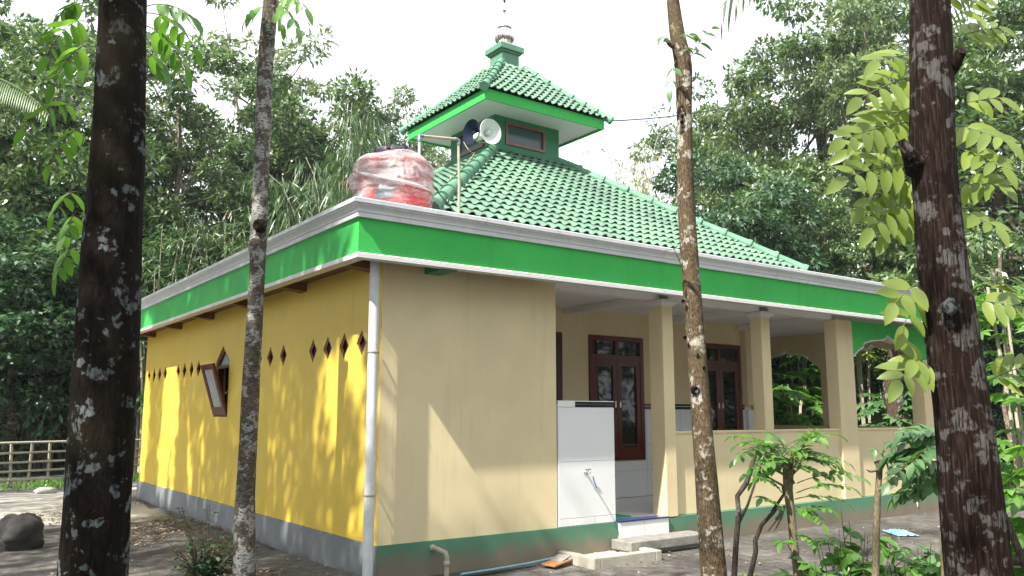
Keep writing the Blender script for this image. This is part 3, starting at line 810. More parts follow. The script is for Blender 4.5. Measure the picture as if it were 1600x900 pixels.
# ------------------------------------------------------------------ tiled roofs
def tiled_slope(mb, O, U, V, half, run, rise, pitch, rows, hump, top_cut, flare=0.0):
    """O: mid of the eave; U along it, V inward (horizontal); hips at 45 degrees"""
    O, U, V = map(np.asarray, (O, U, V)); Z = np.array([0,0,1.])
    n = int(round(2*half/pitch)); sub = 12
    sl = math.hypot(run, rise); nn = (-V*rise + Z*run)/sl
    us = []
    for i in range(n):
        for k in range(sub): us.append((-half + (i+k/sub)*2*half/n, k/sub))
    us.append((half, 0))
    def prof(ph):
        h = math.sin(PI*min(1, max(0, (ph-.06)/.60))) if .06 < ph < .66 else 0
        return h**.6 if h > 0 else -.10*math.sin(PI*((ph-.66) % 1)/.40)
    for r in range(rows):
        t0, t1 = r/rows*(1-top_cut)*run, (r+1.18)/rows*(1-top_cut)*run
        t1 = min(t1, run*.995)
        vs = []
        for (t, sc_, off) in ((t0, 1.12, .012), (t0+(t1-t0)*.5, .85, .003), (t1, .48, -.009)):
            lim = half - t
            fl = flare*((t/run)**2 - t/run)
            for (u, ph) in us:
                uu = max(-lim, min(lim, u))
                jig = .003*math.sin(r*12.9+int((u+half)/pitch)*78.2)
                vs.append(O + U*uu + V*t + Z*(t/run*rise+fl) + nn*(prof(ph)*hump*sc_ + off + jig))
        m_ = len(us)
        fs = []
        for l in range(2):
            for i in range(m_-1):
                if np.linalg.norm(vs[l*m_+i]-vs[l*m_+i+1]) < 1e-6: continue
                fs.append((l*m_+i, l*m_+i+1, (l+1)*m_+i+1, (l+1)*m_+i))
        # thickness of the tile at its lower edge
        b = len(vs)
        for i in range(m_): vs.append(vs[i] - nn*.012)
        for i in range(m_-1):
            if np.linalg.norm(vs[i]-vs[i+1]) < 1e-6: continue
            fs.append((i, b+i, b+i+1, i+1))
        mb.add(vs, fs, 0, False)

def hip_roof(name, cx, cy, half, z0, run, rise, pitch, rows, hump, top_cut, cap_r, cap_len, flare=0.0, parent=None, end_ball=True):
    mb = MB()
    for (U, V) in (((1,0,0),(0,1,0)), ((0,1,0),(-1,0,0)), ((-1,0,0),(0,-1,0)), ((0,-1,0),(1,0,0))):
        O = np.array([cx, cy, z0]) - np.array(V)*half
        tiled_slope(mb, O, U, V, half, run, rise, pitch, rows, hump, top_cut, flare)
    roof = P(name, mb, M['rooftile'])
    # dark underlay just beneath the tiles
    for (sx, sy) in ((-1,-1), (1,-1), (1,1), (-1,1)):
        mb = MB()
        tm = run*(1-top_cut)
        def hp(t): 
            fl = flare*((t/run)**2 - t/run)
            return np.array([cx+sx*(half-t), cy+sy*(half-t), z0+t/run*rise+fl+hump*.35])
        L = tm*math.sqrt(2); n = max(3, int(L/cap_len)); rgc = random.Random(int(sx*3+sy*7+half*10))
        for i in range(n):
            ta, tb = tm*i/n, tm*(i+1.12)/n
            a_, b_ = hp(ta-.04 if i == 0 else ta), hp(min(tb, run*.99)); jj = np.array([rgc.uniform(-.008, .008), rgc.uniform(-.008, .008), rgc.uniform(-.006, .008)]); a_ = a_+jj
            mb.tube([a_, a_+(b_-a_)*.10, a_+(b_-a_)*.13, b_], [cap_r*1.22, cap_r*1.2, cap_r*1.04, cap_r*.9], 12)
        mb.build('ridge_cap', M['greenp'], roof)
    return roof
RX, RY, RH_ = 8.08, 11.39, 3.42
rise = 2.44
r1 = hip_roof('tiled_roof', RX, RY, RH_, 3.985, RH_, rise, .158, 17, .030, .19, .085, .36)
mb = MB(); mb.box(RX-3.2, RX+3.2, RY-3.2, RY+3.2, 3.60, 3.965); P('roof_curb', mb, M['greenp'])
mb = MB()
for (sx, sy) in ((1,1),):
    a_ = RH_-.02
    vs = [(RX-a_, RY-a_, 3.95), (RX+a_, RY-a_, 3.95), (RX+a_, RY+a_, 3.95), (RX-a_, RY+a_, 3.95), (RX, RY, 3.95+rise)]
    mb.add(vs, [(0,1,4), (1,2,4), (2,3,4), (3,0,4), (3,2,1,0)])
P('roof_underlay', mb, M['woodd'])  # its dark colour deepens the shade in the tile gaps

# cupola
CH = .67
mb = MB()
wins = {'front': ((RX-CH, RY-CH), (1,0,0), (0,-1,0)), 'side': ((RX-CH, RY+CH), (0,-1,0), (-1,0,0)), 'back': ((RX+CH, RY+CH), (-1,0,0), (0,1,0)), 'end': ((RX+CH, RY-CH), (0,1,0), (1,0,0))}
for k, ((x, y), U, Nn) in wins.items():
    q_ = 0 if k in ('front', 'back') else .1
    panel(mb, (x, y, 0), U, (0,0,1), Nn, .1, [(q_, 5.7), (2*CH-q_, 5.7), (2*CH-q_, 6.62), (q_, 6.62)], [[(.21, 6.05), (.21, 6.45), (1.04, 6.45), (1.04, 6.05)]])
P('cupola_wall', mb, M['greend'])
for k, ((x, y), U, Nn) in wins.items():
    mb = MB(); Oq = np.array([x, y, 0]) + np.array(Nn)*.02
    panel(mb, Oq, U, (0,0,1), Nn, .08, [(.215, 6.055), (1.035, 6.055), (1.035, 6.445), (.215, 6.445)], [[(.26, 6.10), (.26, 6.40), (.99, 6.40), (.99, 6.10)]])
    fr = P('cupola_window', mb, M['wood'] if k != 'front' else M['frameb'])
    mb = MB(); panel(mb, Oq-np.array(Nn)*.04, U, (0,0,1), Nn, .01, [(.255, 6.095), (.995, 6.095), (.995, 6.405), (.255, 6.405)])
    mb.build('pane', M['glassb'], fr)
CE = 1.22
mb = MB()
def frame_ring(mb, cx, cy, a0, a1, z0, z1, z2=None):
    vs = []
    for (a_, z) in ((a0, z0), (a1, z0), (a1, z1), (a0, z1)):
        vs += [(cx-a_, cy-a_, z), (cx+a_, cy-a_, z), (cx+a_, cy+a_, z), (cx-a_, cy+a_, z)]
    fs = []
    for l in range(4):
        for i in range(4): fs.append((l*4+i, l*4+(i+1) % 4, ((l+1) % 4)*4+(i+1) % 4, ((l+1) % 4)*4+i))
    return mb.add(vs, fs)
frame_ring(mb, RX, RY, CE-.03, CE, 6.49, 6.66)
P('cupola_fascia', mb, M['green'])
mb = MB(); frame_ring(mb, RX, RY, CH-.02, CE-.032, 6.52, 6.55); P('cupola_soffit', mb, M['white'])
mb = MB(); vs = [(RX-CE+.02, RY-CE+.02, 6.62), (RX+CE-.02, RY-CE+.02, 6.62), (RX+CE-.02, RY+CE-.02, 6.62), (RX-CE+.02, RY+CE-.02, 6.62), (RX, RY, 7.78)]
mb.add(vs, [(0,1,4), (1,2,4), (2,3,4), (3,0,4)]); P('cupola_underlay', mb, M['woodd'])  # dark sheet, colour stands in for shade between the upper tiles
hip_roof('cupola_roof', RX, RY, CE+.06, 6.665, CE+.06, 1.30, .135, 9, .030, .20, .062, .20, .22)
mb = MB()
for (s_, z0, z1) in ((.185, 7.50, 7.92), (.215, 7.92, 7.955), (.25, 7.955, 8.06)): mb.box(RX-s_, RX+s_, RY-s_, RY+s_, z0, z1)
fin = P('finial_pedestal', mb, M['greenp'], bv=.008)
mb = MB(); mb.box(RX-.165, RX+.165, RY-.165, RY+.165, 8.062, 8.12)
mb.lathe((RX, RY, 8.12), (0,0,1), [(.12,0),(.115,.03),(.10,.05)], 32)
mb.lathe((RX, RY, 8.15), (0,0,1), [(.10,0),(.135,.03),(.165,.08),(.172,.13),(.165,.19),(.14,.25),(.11,.285)], 72, ribs=18, ribd=.035)
mb.lathe((RX, RY, 8.43), (0,0,1), [(.11,0),(.128,.015),(.125,.04),(.09,.06),(.06,.085),(.03,.13),(.017,.19),(.012,.22),(.02,.235),(.012,.25),(.010,.33),(.028,.345),(.034,.36),(.028,.375),(.010,.39),(.009,.50)], 36, ribs=18, ribd=.03)
P('roof_finial', mb, M['steel'])
mb = MB(); mb.tube([(RX, RY, z) for z in (8.93, 8.98, 9.14, 9.16)], [.012, .026, .026, .01], 10)
# the thin crescent at the tip
cr_ = [(RX+.055*math.sin(t), RY, 9.225-.055*math.cos(t)) for t in np.linspace(-2.5, 2.5, 17)]
mb.tube(cr_, [.003+.010*math.cos(t/5*PI) for t in np.linspace(-2.5, 2.5, 17)], 6)
P('finial_tip', mb, M['black'])

# ------------------------------------------------------------------ loudspeakers, tank and its pipes
def horn(c, ax, R, mat, label, rear, arm_to, name='loudspeaker'):
    c = np.asarray(c, float); ax = np.asarray(ax, float); ax /= np.linalg.norm(ax)
    e = empty(name, c, label, 'loudspeaker', 'horn loudspeakers below the cupola roof')
    mb = MB(); L = R*1.15
    mb.lathe(c, ax, [(.028,-L), (.032,-L*.8), (.05,-L*.6), (.085,-L*.35), (R*.66,-L*.12), (R*.93,0), (R,.012), (R*.985,.022), (R*.91,.0), (R*.62,-L*.12), (.07,-L*.35), (.03,-L*.6)], 32)
    mb.build('horn_bell', mat, e)
    mb = MB(); mb.lathe(c, ax, [(0,-L*.05), (.012,-L*.05), (.03,-L*.12), (.026,-L*.5), (.03,-L*.62)], 16); mb.build('horn_throat', mat, e)
    mb = MB(); mb.lathe(c, ax, [(0,-L-.16), (.05,-L-.16), (.065,-L-.14), (.066,-L-.04), (.045,-L-.01), (.028,-L+.02)], 20); mb.build('driver', rear, e)
    p = c-ax*(L+.08)
    mb = MB(); mb.tube([p, p+np.array([0,0,-.09]), np.asarray(arm_to)], .012, 8); mb.build('bracket', M['pvcold'], e)
    return e
horn(tuple(at(766, 206, 12.3)), (.02, -1, -.02), .20, M['hornw'], 'white horn loudspeaker under the top roof facing the yard', M['hornw'], (RX-CH+.02, RY-CH+.02, 6.05))
horn(tuple(at(737, 207, 12.6)), (-1, -.08, -.02), .21, M['hornb'], 'dark blue horn loudspeaker beside the white one, facing sideways', M['hornb'], (RX-CH+.01, RY-CH+.25, 6.05))

tk = empty('water_tank', (4.12, 7.92, 3.61), 'red plastic water tank half wrapped in crumpled clear plastic on the roof', 'water tank')
TX, TY, TR = 4.15, 7.92, .40
mb = MB()
prof = [(0, .0), (TR*.96, .0), (TR, .03)]
for k in range(9): prof += [(TR, .08+k*.075), (TR*.985, .10+k*.075), (TR*.985, .115+k*.075), (TR, .135+k*.075)]
prof += [(TR*.97, .76), (TR*.85, .82), (TR*.55, .855), (.0, .86)]
mb.lathe((TX, TY, 3.612), (0,0,1), prof, 48); mb.build('tank_body', M['redp'], tk)
mb = MB(); mb.lathe((TX, TY, 3.612), (0,0,1), [(TR*.60, .84), (TR*.62, .90), (TR*.58, .925), (TR*.3, .95), (.04, .955), (.04, .975), (0, .975)], 40)
for k in range(8):
    a = k*PI/4; mb.obox((TX+math.cos(a)*TR*.6, TY+math.sin(a)*TR*.6, 3.612+.91), (math.cos(a)*.015, math.sin(a)*.015, 0), (-math.sin(a)*.02, math.cos(a)*.02, 0), (0,0,.02))
mb.build('tank_lid', M['lid'], tk)
# blue-grey printed panel, a patch of the body under the wrap
mb = MB()
ang0 = math.atan2(-TY, -TX)
for (z0, z1, w0, w1) in ((.30, .47, -.42, .05), (.47, .56, -.25, .28), (.62, .67, -.25, .05)):
    vs = []; nn_ = 10
    for z in (z0, z1):
        for k in range(nn_+1):
            a = ang0 - .1 + w0+(w1-w0)*k/nn_ + (.08 if z == z1 else 0); vs.append((TX+math.cos(a)*(TR+.004), TY+math.sin(a)*(TR+.004), 3.612+z))
    mb.add(vs, [(i, i+1, i+nn_+2, i+nn_+1) for i in range(nn_)])
mb.build('printed_panel', simple('faded_print', (.10, .20, .25), .4), tk)
# the wrap: a crumpled loose sleeve, open at the top
mb = MB(); nu, nv = 160, 60; vs = []
for j in range(nv+1):
    v = j/nv
    for i in range(nu):
        a = 2*PI*i/nu
        da = (a-ang0+PI) % (2*PI) - PI
        z = .005 + v*(.845+.02*math.sin(a*3))
        base = TR+.008
        if v > .86: base = (TR+.012)*(1-((v-.86)/.14)**2*.24)
        q = Vector((math.cos(a)*1.6, math.sin(a)*1.6, z*2.2 + .9*math.sin(a+1)))
        ridge = lambda s_, o_: max(0, 1-abs(noise.noise(q*s_+Vector((o_, o_, o_))))*5)**2
        w_ = .022*ridge(1.0, 0)+.012*ridge(2.1, 7)+.004*ridge(5, 3)
        puff = .012*math.exp(-((v-.62)/.2)**2) + .06*math.exp(-((v-.66)/.14)**2)*math.exp(-((da+1.5)/.22)**2)
        r = base + w_*(.35+.65*min(1, (1-v)*6)) + puff
        vs.append((TX+math.cos(a)*r, TY+math.sin(a)*r, 3.612+z))
fs = [(j*nu+i, j*nu+(i+1) % nu, (j+1)*nu+(i+1) % nu, (j+1)*nu+i) for j in range(nv) for i in range(nu)]
mb.add(vs, fs, 0, True); mb.build('plastic_wrap', M['wrap'], tk)
# the twisted rope of film slung across it
pts = []
for t in np.linspace(0, 1, 24):
    a = ang0-1.15+2.2*t; pts.append((TX+math.cos(a)*(TR+.05), TY+math.sin(a)*(TR+.05), 3.612+.66-.26*t**.6+.10*max(0, t-.5)**1.5))
mb = MB(); mb.tube(pts, [.004+.016*math.sin(PI*t)*(1+.3*math.sin(t*9)) for t in np.linspace(0, 1, 24)], 9, bump=.4, freq=30); mb.build('film_fold', M['film'], tk)

wp = empty('water_pipe', (4.84, 7.62, 3.61), 'pale plastic pipe rising over the roof and bending into the red tank', 'pipe')
mb = MB(); mb.tube([(4.84, 7.70, 3.61), (4.845, 7.70, 4.2), (4.83, 7.70, 4.735)], .016, 10); mb.build('riser', M['pvcold'], wp)
mb = MB(); mb.tube([(4.80, 7.70, 4.752), (4.36, 7.70, 4.70)], .016, 10); mb.build('crossbar', M['pvcold'], wp)
mb = MB(); mb.tube([(4.33, 7.70, 4.68), (4.33, 7.70, 4.46)], .016, 10); mb.build('inlet', M['pvc'], wp)
for (pts) in ([(4.83, 7.70, 4.69), (4.83, 7.70, 4.745), (4.785, 7.70, 4.752)], [(4.375, 7.70, 4.702), (4.33, 7.70, 4.70), (4.33, 7.70, 4.63)]):
    mb = MB(); mb.tube(pts, .023, 10); mb.build('elbow', M['pvcgrey'], wp)
def cable(name, pts, r, mat, label, cat, sag=0.0, n=24):
    P_ = []
    for i in range(len(pts)-1):
        for k in range(n):
            t = k/n; p = np.array(pts[i])*(1-t)+np.array(pts[i+1])*t; p = p - np.array([0,0,sag*4*t*(1-t)]); P_.append(p)
    P_.append(np.array(pts[-1]))
    mb = MB(); mb.tube(P_, r, 6)
    return tag(mb.build(name, mat), label, cat)
cable('roof_cable', [(4.45, 7.95, 4.45), (4.9, 7.66, 3.79)], .007, M['black'], 'thin black cable slanting down the tiles between tank and pipe', 'cable', .02)
cable('speaker_wire', [(7.0, 11.0, 6.05), (6.95, 10.6, 5.75), (5.9, 9.6, 4.95), (4.86, 7.98, 4.1)], .006, M['pvcold'], 'thin pale wire looping from the horn loudspeakers down the hip', 'wire', .05)
cable('power_cable', [(RX+CE+.03, RY-CE-.03, 6.64), tuple(at(1250, 128, 24)), tuple(at(1500, 40, 33))], .012, M['black'], 'black power cable strung from the cupola roof to the trees', 'cable', .25)

# ------------------------------------------------------------------ things on the ground
cb = empty('washing_basin', (6.85, 7.4, .05), 'low concrete kerb square with pebble floor below the tap', 'basin')
mb = MB(); g0 = -.05
mb.box(6.24, 6.34, 7.10, 7.735, g0, .15).box(6.34, 7.18, 7.10, 7.20, g0, .148).box(7.18, 7.28, 7.10, 7.50, g0, .145)
bevel(mb.build('kerb', M['concrete'], cb), .012)
mb = MB(); mb.box(6.34, 7.18, 7.20, 7.735, g0, .075); mb.build('basin_floor', M['rubble'], cb)
rng = np.random.default_rng(3)
mb = MB()
def pebble(mb, x, y, z, s, sq=.6, seed=0):
    vs = []; n1, n2 = 6, 8
    for i in range(n1+1):
        th = PI*i/n1
        for k in range(n2):
            ph = 2*PI*k/n2
            d = np.array([math.sin(th)*math.cos(ph), math.sin(th)*math.sin(ph), math.cos(th)*sq])
            d = d*s*(1+.35*noise.noise(Vector(tuple(d*3/max(s,1e-3)*.5+seed))))
            vs.append((x+d[0], y+d[1], z+d[2]))
    mb.add(vs, [(i*n2+k, i*n2+(k+1) % n2, (i+1)*n2+(k+1) % n2, (i+1)*n2+k) for i in range(n1) for k in range(n2)], 0, True)
for i in range(140):
    pebble(mb, rng.uniform(6.37, 7.15), rng.uniform(7.23, 7.70), .078, rng.uniform(.012, .03), .6, i)
mb.build('pebbles', M['rubble'], cb)['kind'] = 'stuff'

def rock(name, p, s, label, mat, sq=.75, group=None, cat='boulder', fac=.35):
    mb = MB(); vs = []; n1, n2 = 28, 40
    for i in range(n1+1):
        th = PI*i/n1
        for k in range(n2):
            ph = 2*PI*k/n2
            d = np.array([math.sin(th)*math.cos(ph), math.sin(th)*math.sin(ph), math.cos(th)])
            nn = 1+fac*noise.noise(Vector(tuple(d*1.4+s[0]*7)))+fac*.35*noise.noise(Vector(tuple(d*4+3)))+.05*noise.noise(Vector(tuple(d*11)))
            vs.append((p[0]+d[0]*s[0]*nn, p[1]+d[1]*s[1]*nn, p[2]+d[2]*s[2]*nn))
    mb.add(vs, [(i*n2+k, i*n2+(k+1) % n2, (i+1)*n2+(k+1) % n2, (i+1)*n2+k) for i in range(n1) for k in range(n2)], 0, True)
    return tag(mb.build(name, mat), label, cat, group)
p = at(32, 822, 11.0); rock('boulder', (p[0], p[1], .17), (.27, .24, .27), 'dark grey boulder standing upright at the edge of the yard', M['stone'])
p = at(-5, 832, 11.0); rock('boulder', (p[0], p[1], .10), (.26, .2, .17), 'low dark rock beside the upright boulder, cut by the picture edge', M['stone'])
p = at(70, 773, 18.5); rock('kerb_stone', (p[0], p[1], .05), (.22, .16, .10), 'pale stone block lying before the bamboo fence', M['rubble'], cat='stone', fac=.15)
p = at(255, 762, 21); rock('kerb_stone', (p[0], p[1]-1.5, .05), (.26, .2, .12), 'pale stone block hidden behind the largest trunk near the fence', M['rubble'], cat='stone', fac=.15)
for i, (px, py, D, s, lb) in enumerate([(470, 868, 8.25, .05, 'small white rubble lump at the foot of the yellow wall'), (478, 876, 8.1, .035, 'smallest pale rubble lump beside the short pipe offcut')]):
    p = at(px, py, D); rock('rubble_stone', (p[0], p[1], gz(p[0], p[1])+s*.5), (s, s*.8, s*.7), lb, M['rubble'], cat='stone')
mb = MB(); p = at(440, 871, 8.5); p[2] = gz(p[0], p[1])+.035; mb.tube([p, p+np.array([.22, -.11, .01])], .026, 14, caps=True)
tag(mb.build('pipe_offcut', M['pvc']), 'short white pipe offcut lying by the yellow wall', 'pipe')
z_ = gz(5.5, 7.3)
mb = MB(); mb.tube([(4.80, 7.52, .075), (5.2, 7.55, .075), (5.7, 7.58, .085), (6.12, 7.60, .105)], .014, 8)
tag(mb.build('water_hose', M['bluehose']), 'pale blue pipe lying on the soil along the green plinth', 'pipe')
mb = MB(); mb.tube([(4.78, 7.44, .066), (5.3, 7.47, .066), (5.75, 7.50, .068)], [.012, .014, .008], 6)
tag(mb.build('dry_stick', M['stick']), 'thin dry stick lying beside the pale blue pipe', 'stick')
mb = MB(); mb.obox((6.0, 7.45, .088), (.16, .05, .012), (-.03, .085, .004), (0, 0, .009)); bevel(tag(mb.build('wood_board', M['board']), 'orange brown board scrap at the end of the pale blue pipe', 'board'), .003)
mb = MB(); mb.obox((6.09, 7.50, .115), (.09, .03, .02), (-.03, .075, .0), (0, 0, .006)); tag(mb.build('slate_piece', M['slab']), 'grey flat slate scrap resting on the orange brown board', 'slate')
# blue basin rim at the lower edge of the frame
p = at(808, 905, 8.25)
bs = empty('wash_bowl', (p[0], p[1], gz(p[0], p[1])), 'bright blue plastic bowl standing on the soil before the wall', 'bowl')
mb = MB(); bz = gz(p[0], p[1])
k_ = 1.0
mb.lathe((p[0], p[1], bz), (0,0,1), [(0,.012), (.13,.012), (.14,.0), (.15,.02), (.19,.115), (.215,.12), (.217,.108), (.222,.108), (.221,.128), (.185,.128), (.145,.03), (0,.026)], 40)
mb.build('bowl_body', M['blue'], bs)
mb = MB(); mb.lathe((p[0], p[1], bz), (0,0,1), [(0,.085), (.168,.085)], 32); mb.build('water_surface', M['glassb'], bs)
mb = MB(); p = (8.0, 7.5); mb.box(7.27, 7.62, 7.95, 8.28, .413, .425); tag(mb.build('door_mat', M['greenmat']), 'green mat on the porch floor behind the entrance edge', 'mat')
# blue plastic scrap
mb = MB(); p = at(1406, 811, 12.2); nx = 12; vs = []
for j in range(nx+1):
    for i in range(nx+1):
        u, v = i/nx-.5, j/nx-.5
        q = np.array([p[0], p[1], 0]) + RH*u*.34*(1-.3*abs(v)) + FH*v*.55
        vs.append((q[0], q[1], gz(q[0], q[1])+.012+.05*abs(noise.noise(Vector((u*6, v*6, 2))))*(1-abs(2*u)**3)+.035*math.exp(-(u*u+v*v)*12)))
mb.add(vs, [(j*(nx+1)+i, j*(nx+1)+i+1, (j+1)*(nx+1)+i+1, (j+1)*(nx+1)+i) for j in range(nx) for i in range(nx)], 0, True)
tag(mb.build('plastic_bag', M['blueplastic']), 'pale blue plastic bag lying flat on the dark soil', 'bag')
# whitewashed corner post foot beyond the verandah end
mb = MB(); mb.lathe((15.05, 7.6, -.05), (0,0,1), [(0,0), (.26,0), (.27,.05), (.25,.40), (.24,.62), (.20,.66), (.0,.66)], 24)
tag(mb.build('cement_drum', paint('limewash', (.6, .56, .42), .8, .2, 5, .5)), 'squat whitewashed concrete drum at the verandah corner', 'drum')
mb = MB(); mb.box(15.5, 15.7, 7.35, 7.55, 0, .13); tag(bevel(mb.build('brick', M['rubble']), .01), 'pale loose brick beside the whitewashed drum', 'brick')

# white drip stain on plinth (dried paint, a thin raised run)
mb = MB(); q = [(14.0, Y0-.034, .39), (14.03, Y0-.034, .36), (14.02, Y0-.034, .29), (14.04, Y0-.034, .2), (14.035, Y0-.034, .15)]
mb.tube(q, [.03, .025, .012, .014, .004], 6); P('paint_run', mb, M['white'])

# bamboo fence
def fence(name, A, B, posts, rails, h, label):
    A, B = np.array(A), np.array(B)
    e = empty(name, (A[0], A[1], 0), label, 'fence')
    rg = random.Random(len(label))
    for k in range(posts+1):
        p = A+(B-A)*k/posts; l = rg.uniform(-.05, .05)
        mb = MB(); mb.tube([(p[0]-l, p[1], -.1), (p[0], p[1], h*.5), (p[0]+l, p[1], h+rg.uniform(.0, .1))], .035, 8); mb.build('post', M['bamboo'], e)
    d = (B-A)/np.linalg.norm(B-A); nn = np.array([d[1], -d[0]])
    for r in range(rails):
        z = h*(.12+.86*r/(rails-1)); z2 = z+rg.uniform(-.05, .05)
        a_, b_ = A-d*.4+nn*.05, B+d*.3+nn*.05
        pts = [(a_[0]+(b_[0]-a_[0])*t, a_[1]+(b_[1]-a_[1])*t, z+(z2-z)*t+.015*math.sin(t*7+r)) for t in np.linspace(0, 1, 9)]
        mb = MB(); mb.tube(pts, [.034-.010*t for t in np.linspace(0, 1, 9)], 8); mb.build('rail', M['bamboo'], e)
    return e
fence('bamboo_fence', (-3.2, 22.4), (7.8, 25.4), 26, 5, 1.0, 'pale bamboo rail fence along the far edge of the yard')
fn = empty('bamboo_rail', tuple(at(1590, 880, 5.2)*np.array([1,1,0])), 'brown bamboo rail on a leaning stake beside the right trunk', 'fence')
a_ = at(1560, 874, 5.3); b_ = at(1680, 880, 5.6)
mb = MB(); mb.tube([a_, (a_+b_)/2, b_], .032, 10); mb.build('rail', M['stick'], fn)
a_ = at(1562, 790, 5.4); b_ = at(1630, 950, 5.3); d = (b_-a_)/(b_[2]-a_[2]); b_ = a_ + d*(-.05-a_[2])
mb = MB(); mb.tube([a_, (a_+b_)/2, b_], [.022, .028, .03], 8); mb.build('stake', M['stick'], fn)
# ------------------------------------------------------------------ foliage builders
def leaves(rng, pos, out_dir, ln, wd, droop=0.3, spread=.8, fold=.25):
    """arrays of folded leaf quads at pos, growing roughly along out_dir"""
    n = len(pos)
    d = out_dir + rng.normal(0, spread, (n, 3)); d[:, 2] -= droop
    d /= np.linalg.norm(d, axis=1)[:, None]+1e-9
    up = rng.normal(0, .45, (n, 3)); up[:, 2] += 1.0
    s = np.cross(d, up); s /= np.linalg.norm(s, axis=1)[:, None]+1e-9
    nn = np.cross(s, d)
    L = (ln*rng.uniform(.65, 1.25, n))[:, None]; W = (wd*rng.uniform(.7, 1.2, n))[:, None]
    base = pos; tip = pos + d*L
    mid = pos + d*L*.45 + nn*L*fold*.25
    return np.stack([base, mid+s*W*.5, tip, mid-s*W*.5], axis=1)

def crown_quads(seed, R, H, nblob, per, ln, wd, droop=.3, hollow=.55, blob=(.22, .36), z0=0.0, flat=.75):
    """a crown of leafy clumps within an ellipsoid of radius R, height H, foot at z0"""
    rng = np.random.default_rng(seed)
    out_ = []; cen = []
    for b in range(nblob):
        d = rng.normal(0, 1, 3); d /= np.linalg.norm(d)
        rr = rng.uniform(hollow, 1.0)
        c = np.array([d[0]*R*rr, d[1]*R*rr, z0+H/2+d[2]*H/2*rr])
        br = rng.uniform(*blob)*R
        cen.append(c)
        n = int(per*rng.uniform(.6, 1.4))
        q = rng.normal(0, 1, (n, 3)); q /= np.linalg.norm(q, axis=1)[:, None]
        q[:, 2] = np.where(q[:, 2] < -.3, q[:, 2]*.5, q[:, 2])
        r_ = br*rng.uniform(.45, 1.05, n)**.6
        P_ = c + q*r_[:, None]*np.array([1, 1, flat])
        out_.append(leaves(rng, P_, q*.9, ln, wd, droop))
    return np.concatenate(out_), np.array(cen)

def limbs(mb, base, top, cens, r0, seed, nl=7, lean=(0, 0), n=9, segs=7):
    rg = random.Random(seed)
    base, top = np.array(base, float), np.array(top, float)
    pts = []; rr = []
    for i in range(segs+1):
        t = i/segs
        w_ = np.array([rg.uniform(-1, 1), rg.uniform(-1, 1), 0])*r0*(.9 if 0 < i < segs else 0)
        pts.append(base+(top-base)*t+w_); rr.append(r0*(1.15 if i == 0 else 1-.62*t))
    mb.tube(pts, rr, n, bump=.15, seed=seed)
    if len(cens):
        idx = rg.sample(range(len(cens)), min(nl, len(cens)))
        for j in idx:
            k = rg.randint(max(1, segs//2), segs); p = pts[k]; c = cens[j]
            m_ = (p+c)/2 + np.array([0, 0, .12*np.linalg.norm(c-p)])
            mb.tube([p, p*.6+m_*.4+np.array([0,0,.03]), m_, c], [rr[k]*.6, rr[k]*.45, rr[k]*.3, rr[k]*.1], 6)

TREES = {}
def tree_proto(kind):
    """mesh data (trunk, crown) for one kind of background tree; crown radius about 1, scaled by the copy"""
    if kind in TREES: return TREES[kind]
    spec = {   # seed, R, crown height, crown foot, blobs, leaves per blob, length, width, droop, material, bark, trunk radius
        'dense':  (11, 3.4, 9.5, 2.6, 105, 270, .23, .095, .35, 'leafA', 'barkdk', .20, .45, (.13, .24)),
        'glossy': (12, 3.2, 7.5, 1.8, 110, 330, .21, .095, .55, 'leafB', 'barkbg', .18, .40, (.13, .24)),
        'airy':   (13, 3.8, 8.6, 4.6, 60, 260, .21, .085, .25, 'leafA', 'barkbg', .16, .35, (.10, .19)),
        'pale':   (14, 3.3, 9.0, 3.6, 70, 240, .20, .08, .30, 'leafC', 'barkbg', .17, .40, (.11, .21)),
        'tall':   (15, 3.8, 12., 3.4, 95, 270, .24, .095, .40, 'leafA', 'barkdk', .24, .40, (.11, .21)),
        'thin':   (16, 2.6, 7.0, 6.5, 26, 110, .24, .08, .35, 'leafC', 'barkbg', .13, .50, (.10, .2)),
    }[kind]
    seed, R, H, z0, nb, per, ln, wd, dr_, lm, bm, r0, hol, bl = spec
    Q, cen = crown_quads(seed, R, H, nb, per, ln, wd, dr_, hol, bl, z0)
    cm = quads_mesh('crown', Q, M[lm])
    mb = MB(); limbs(mb, (0, 0, -.3), (0.2, .1, z0+H*.72), cen, r0, seed, 16)
    me = bpy.data.meshes.new('trunk'); me.from_pydata(mb.v, [], mb.f); me.materials.append(M[bm]); me.polygons.foreach_set('use_smooth', mb.sm); me.update()
    TREES[kind] = (me, cm)
    return TREES[kind]

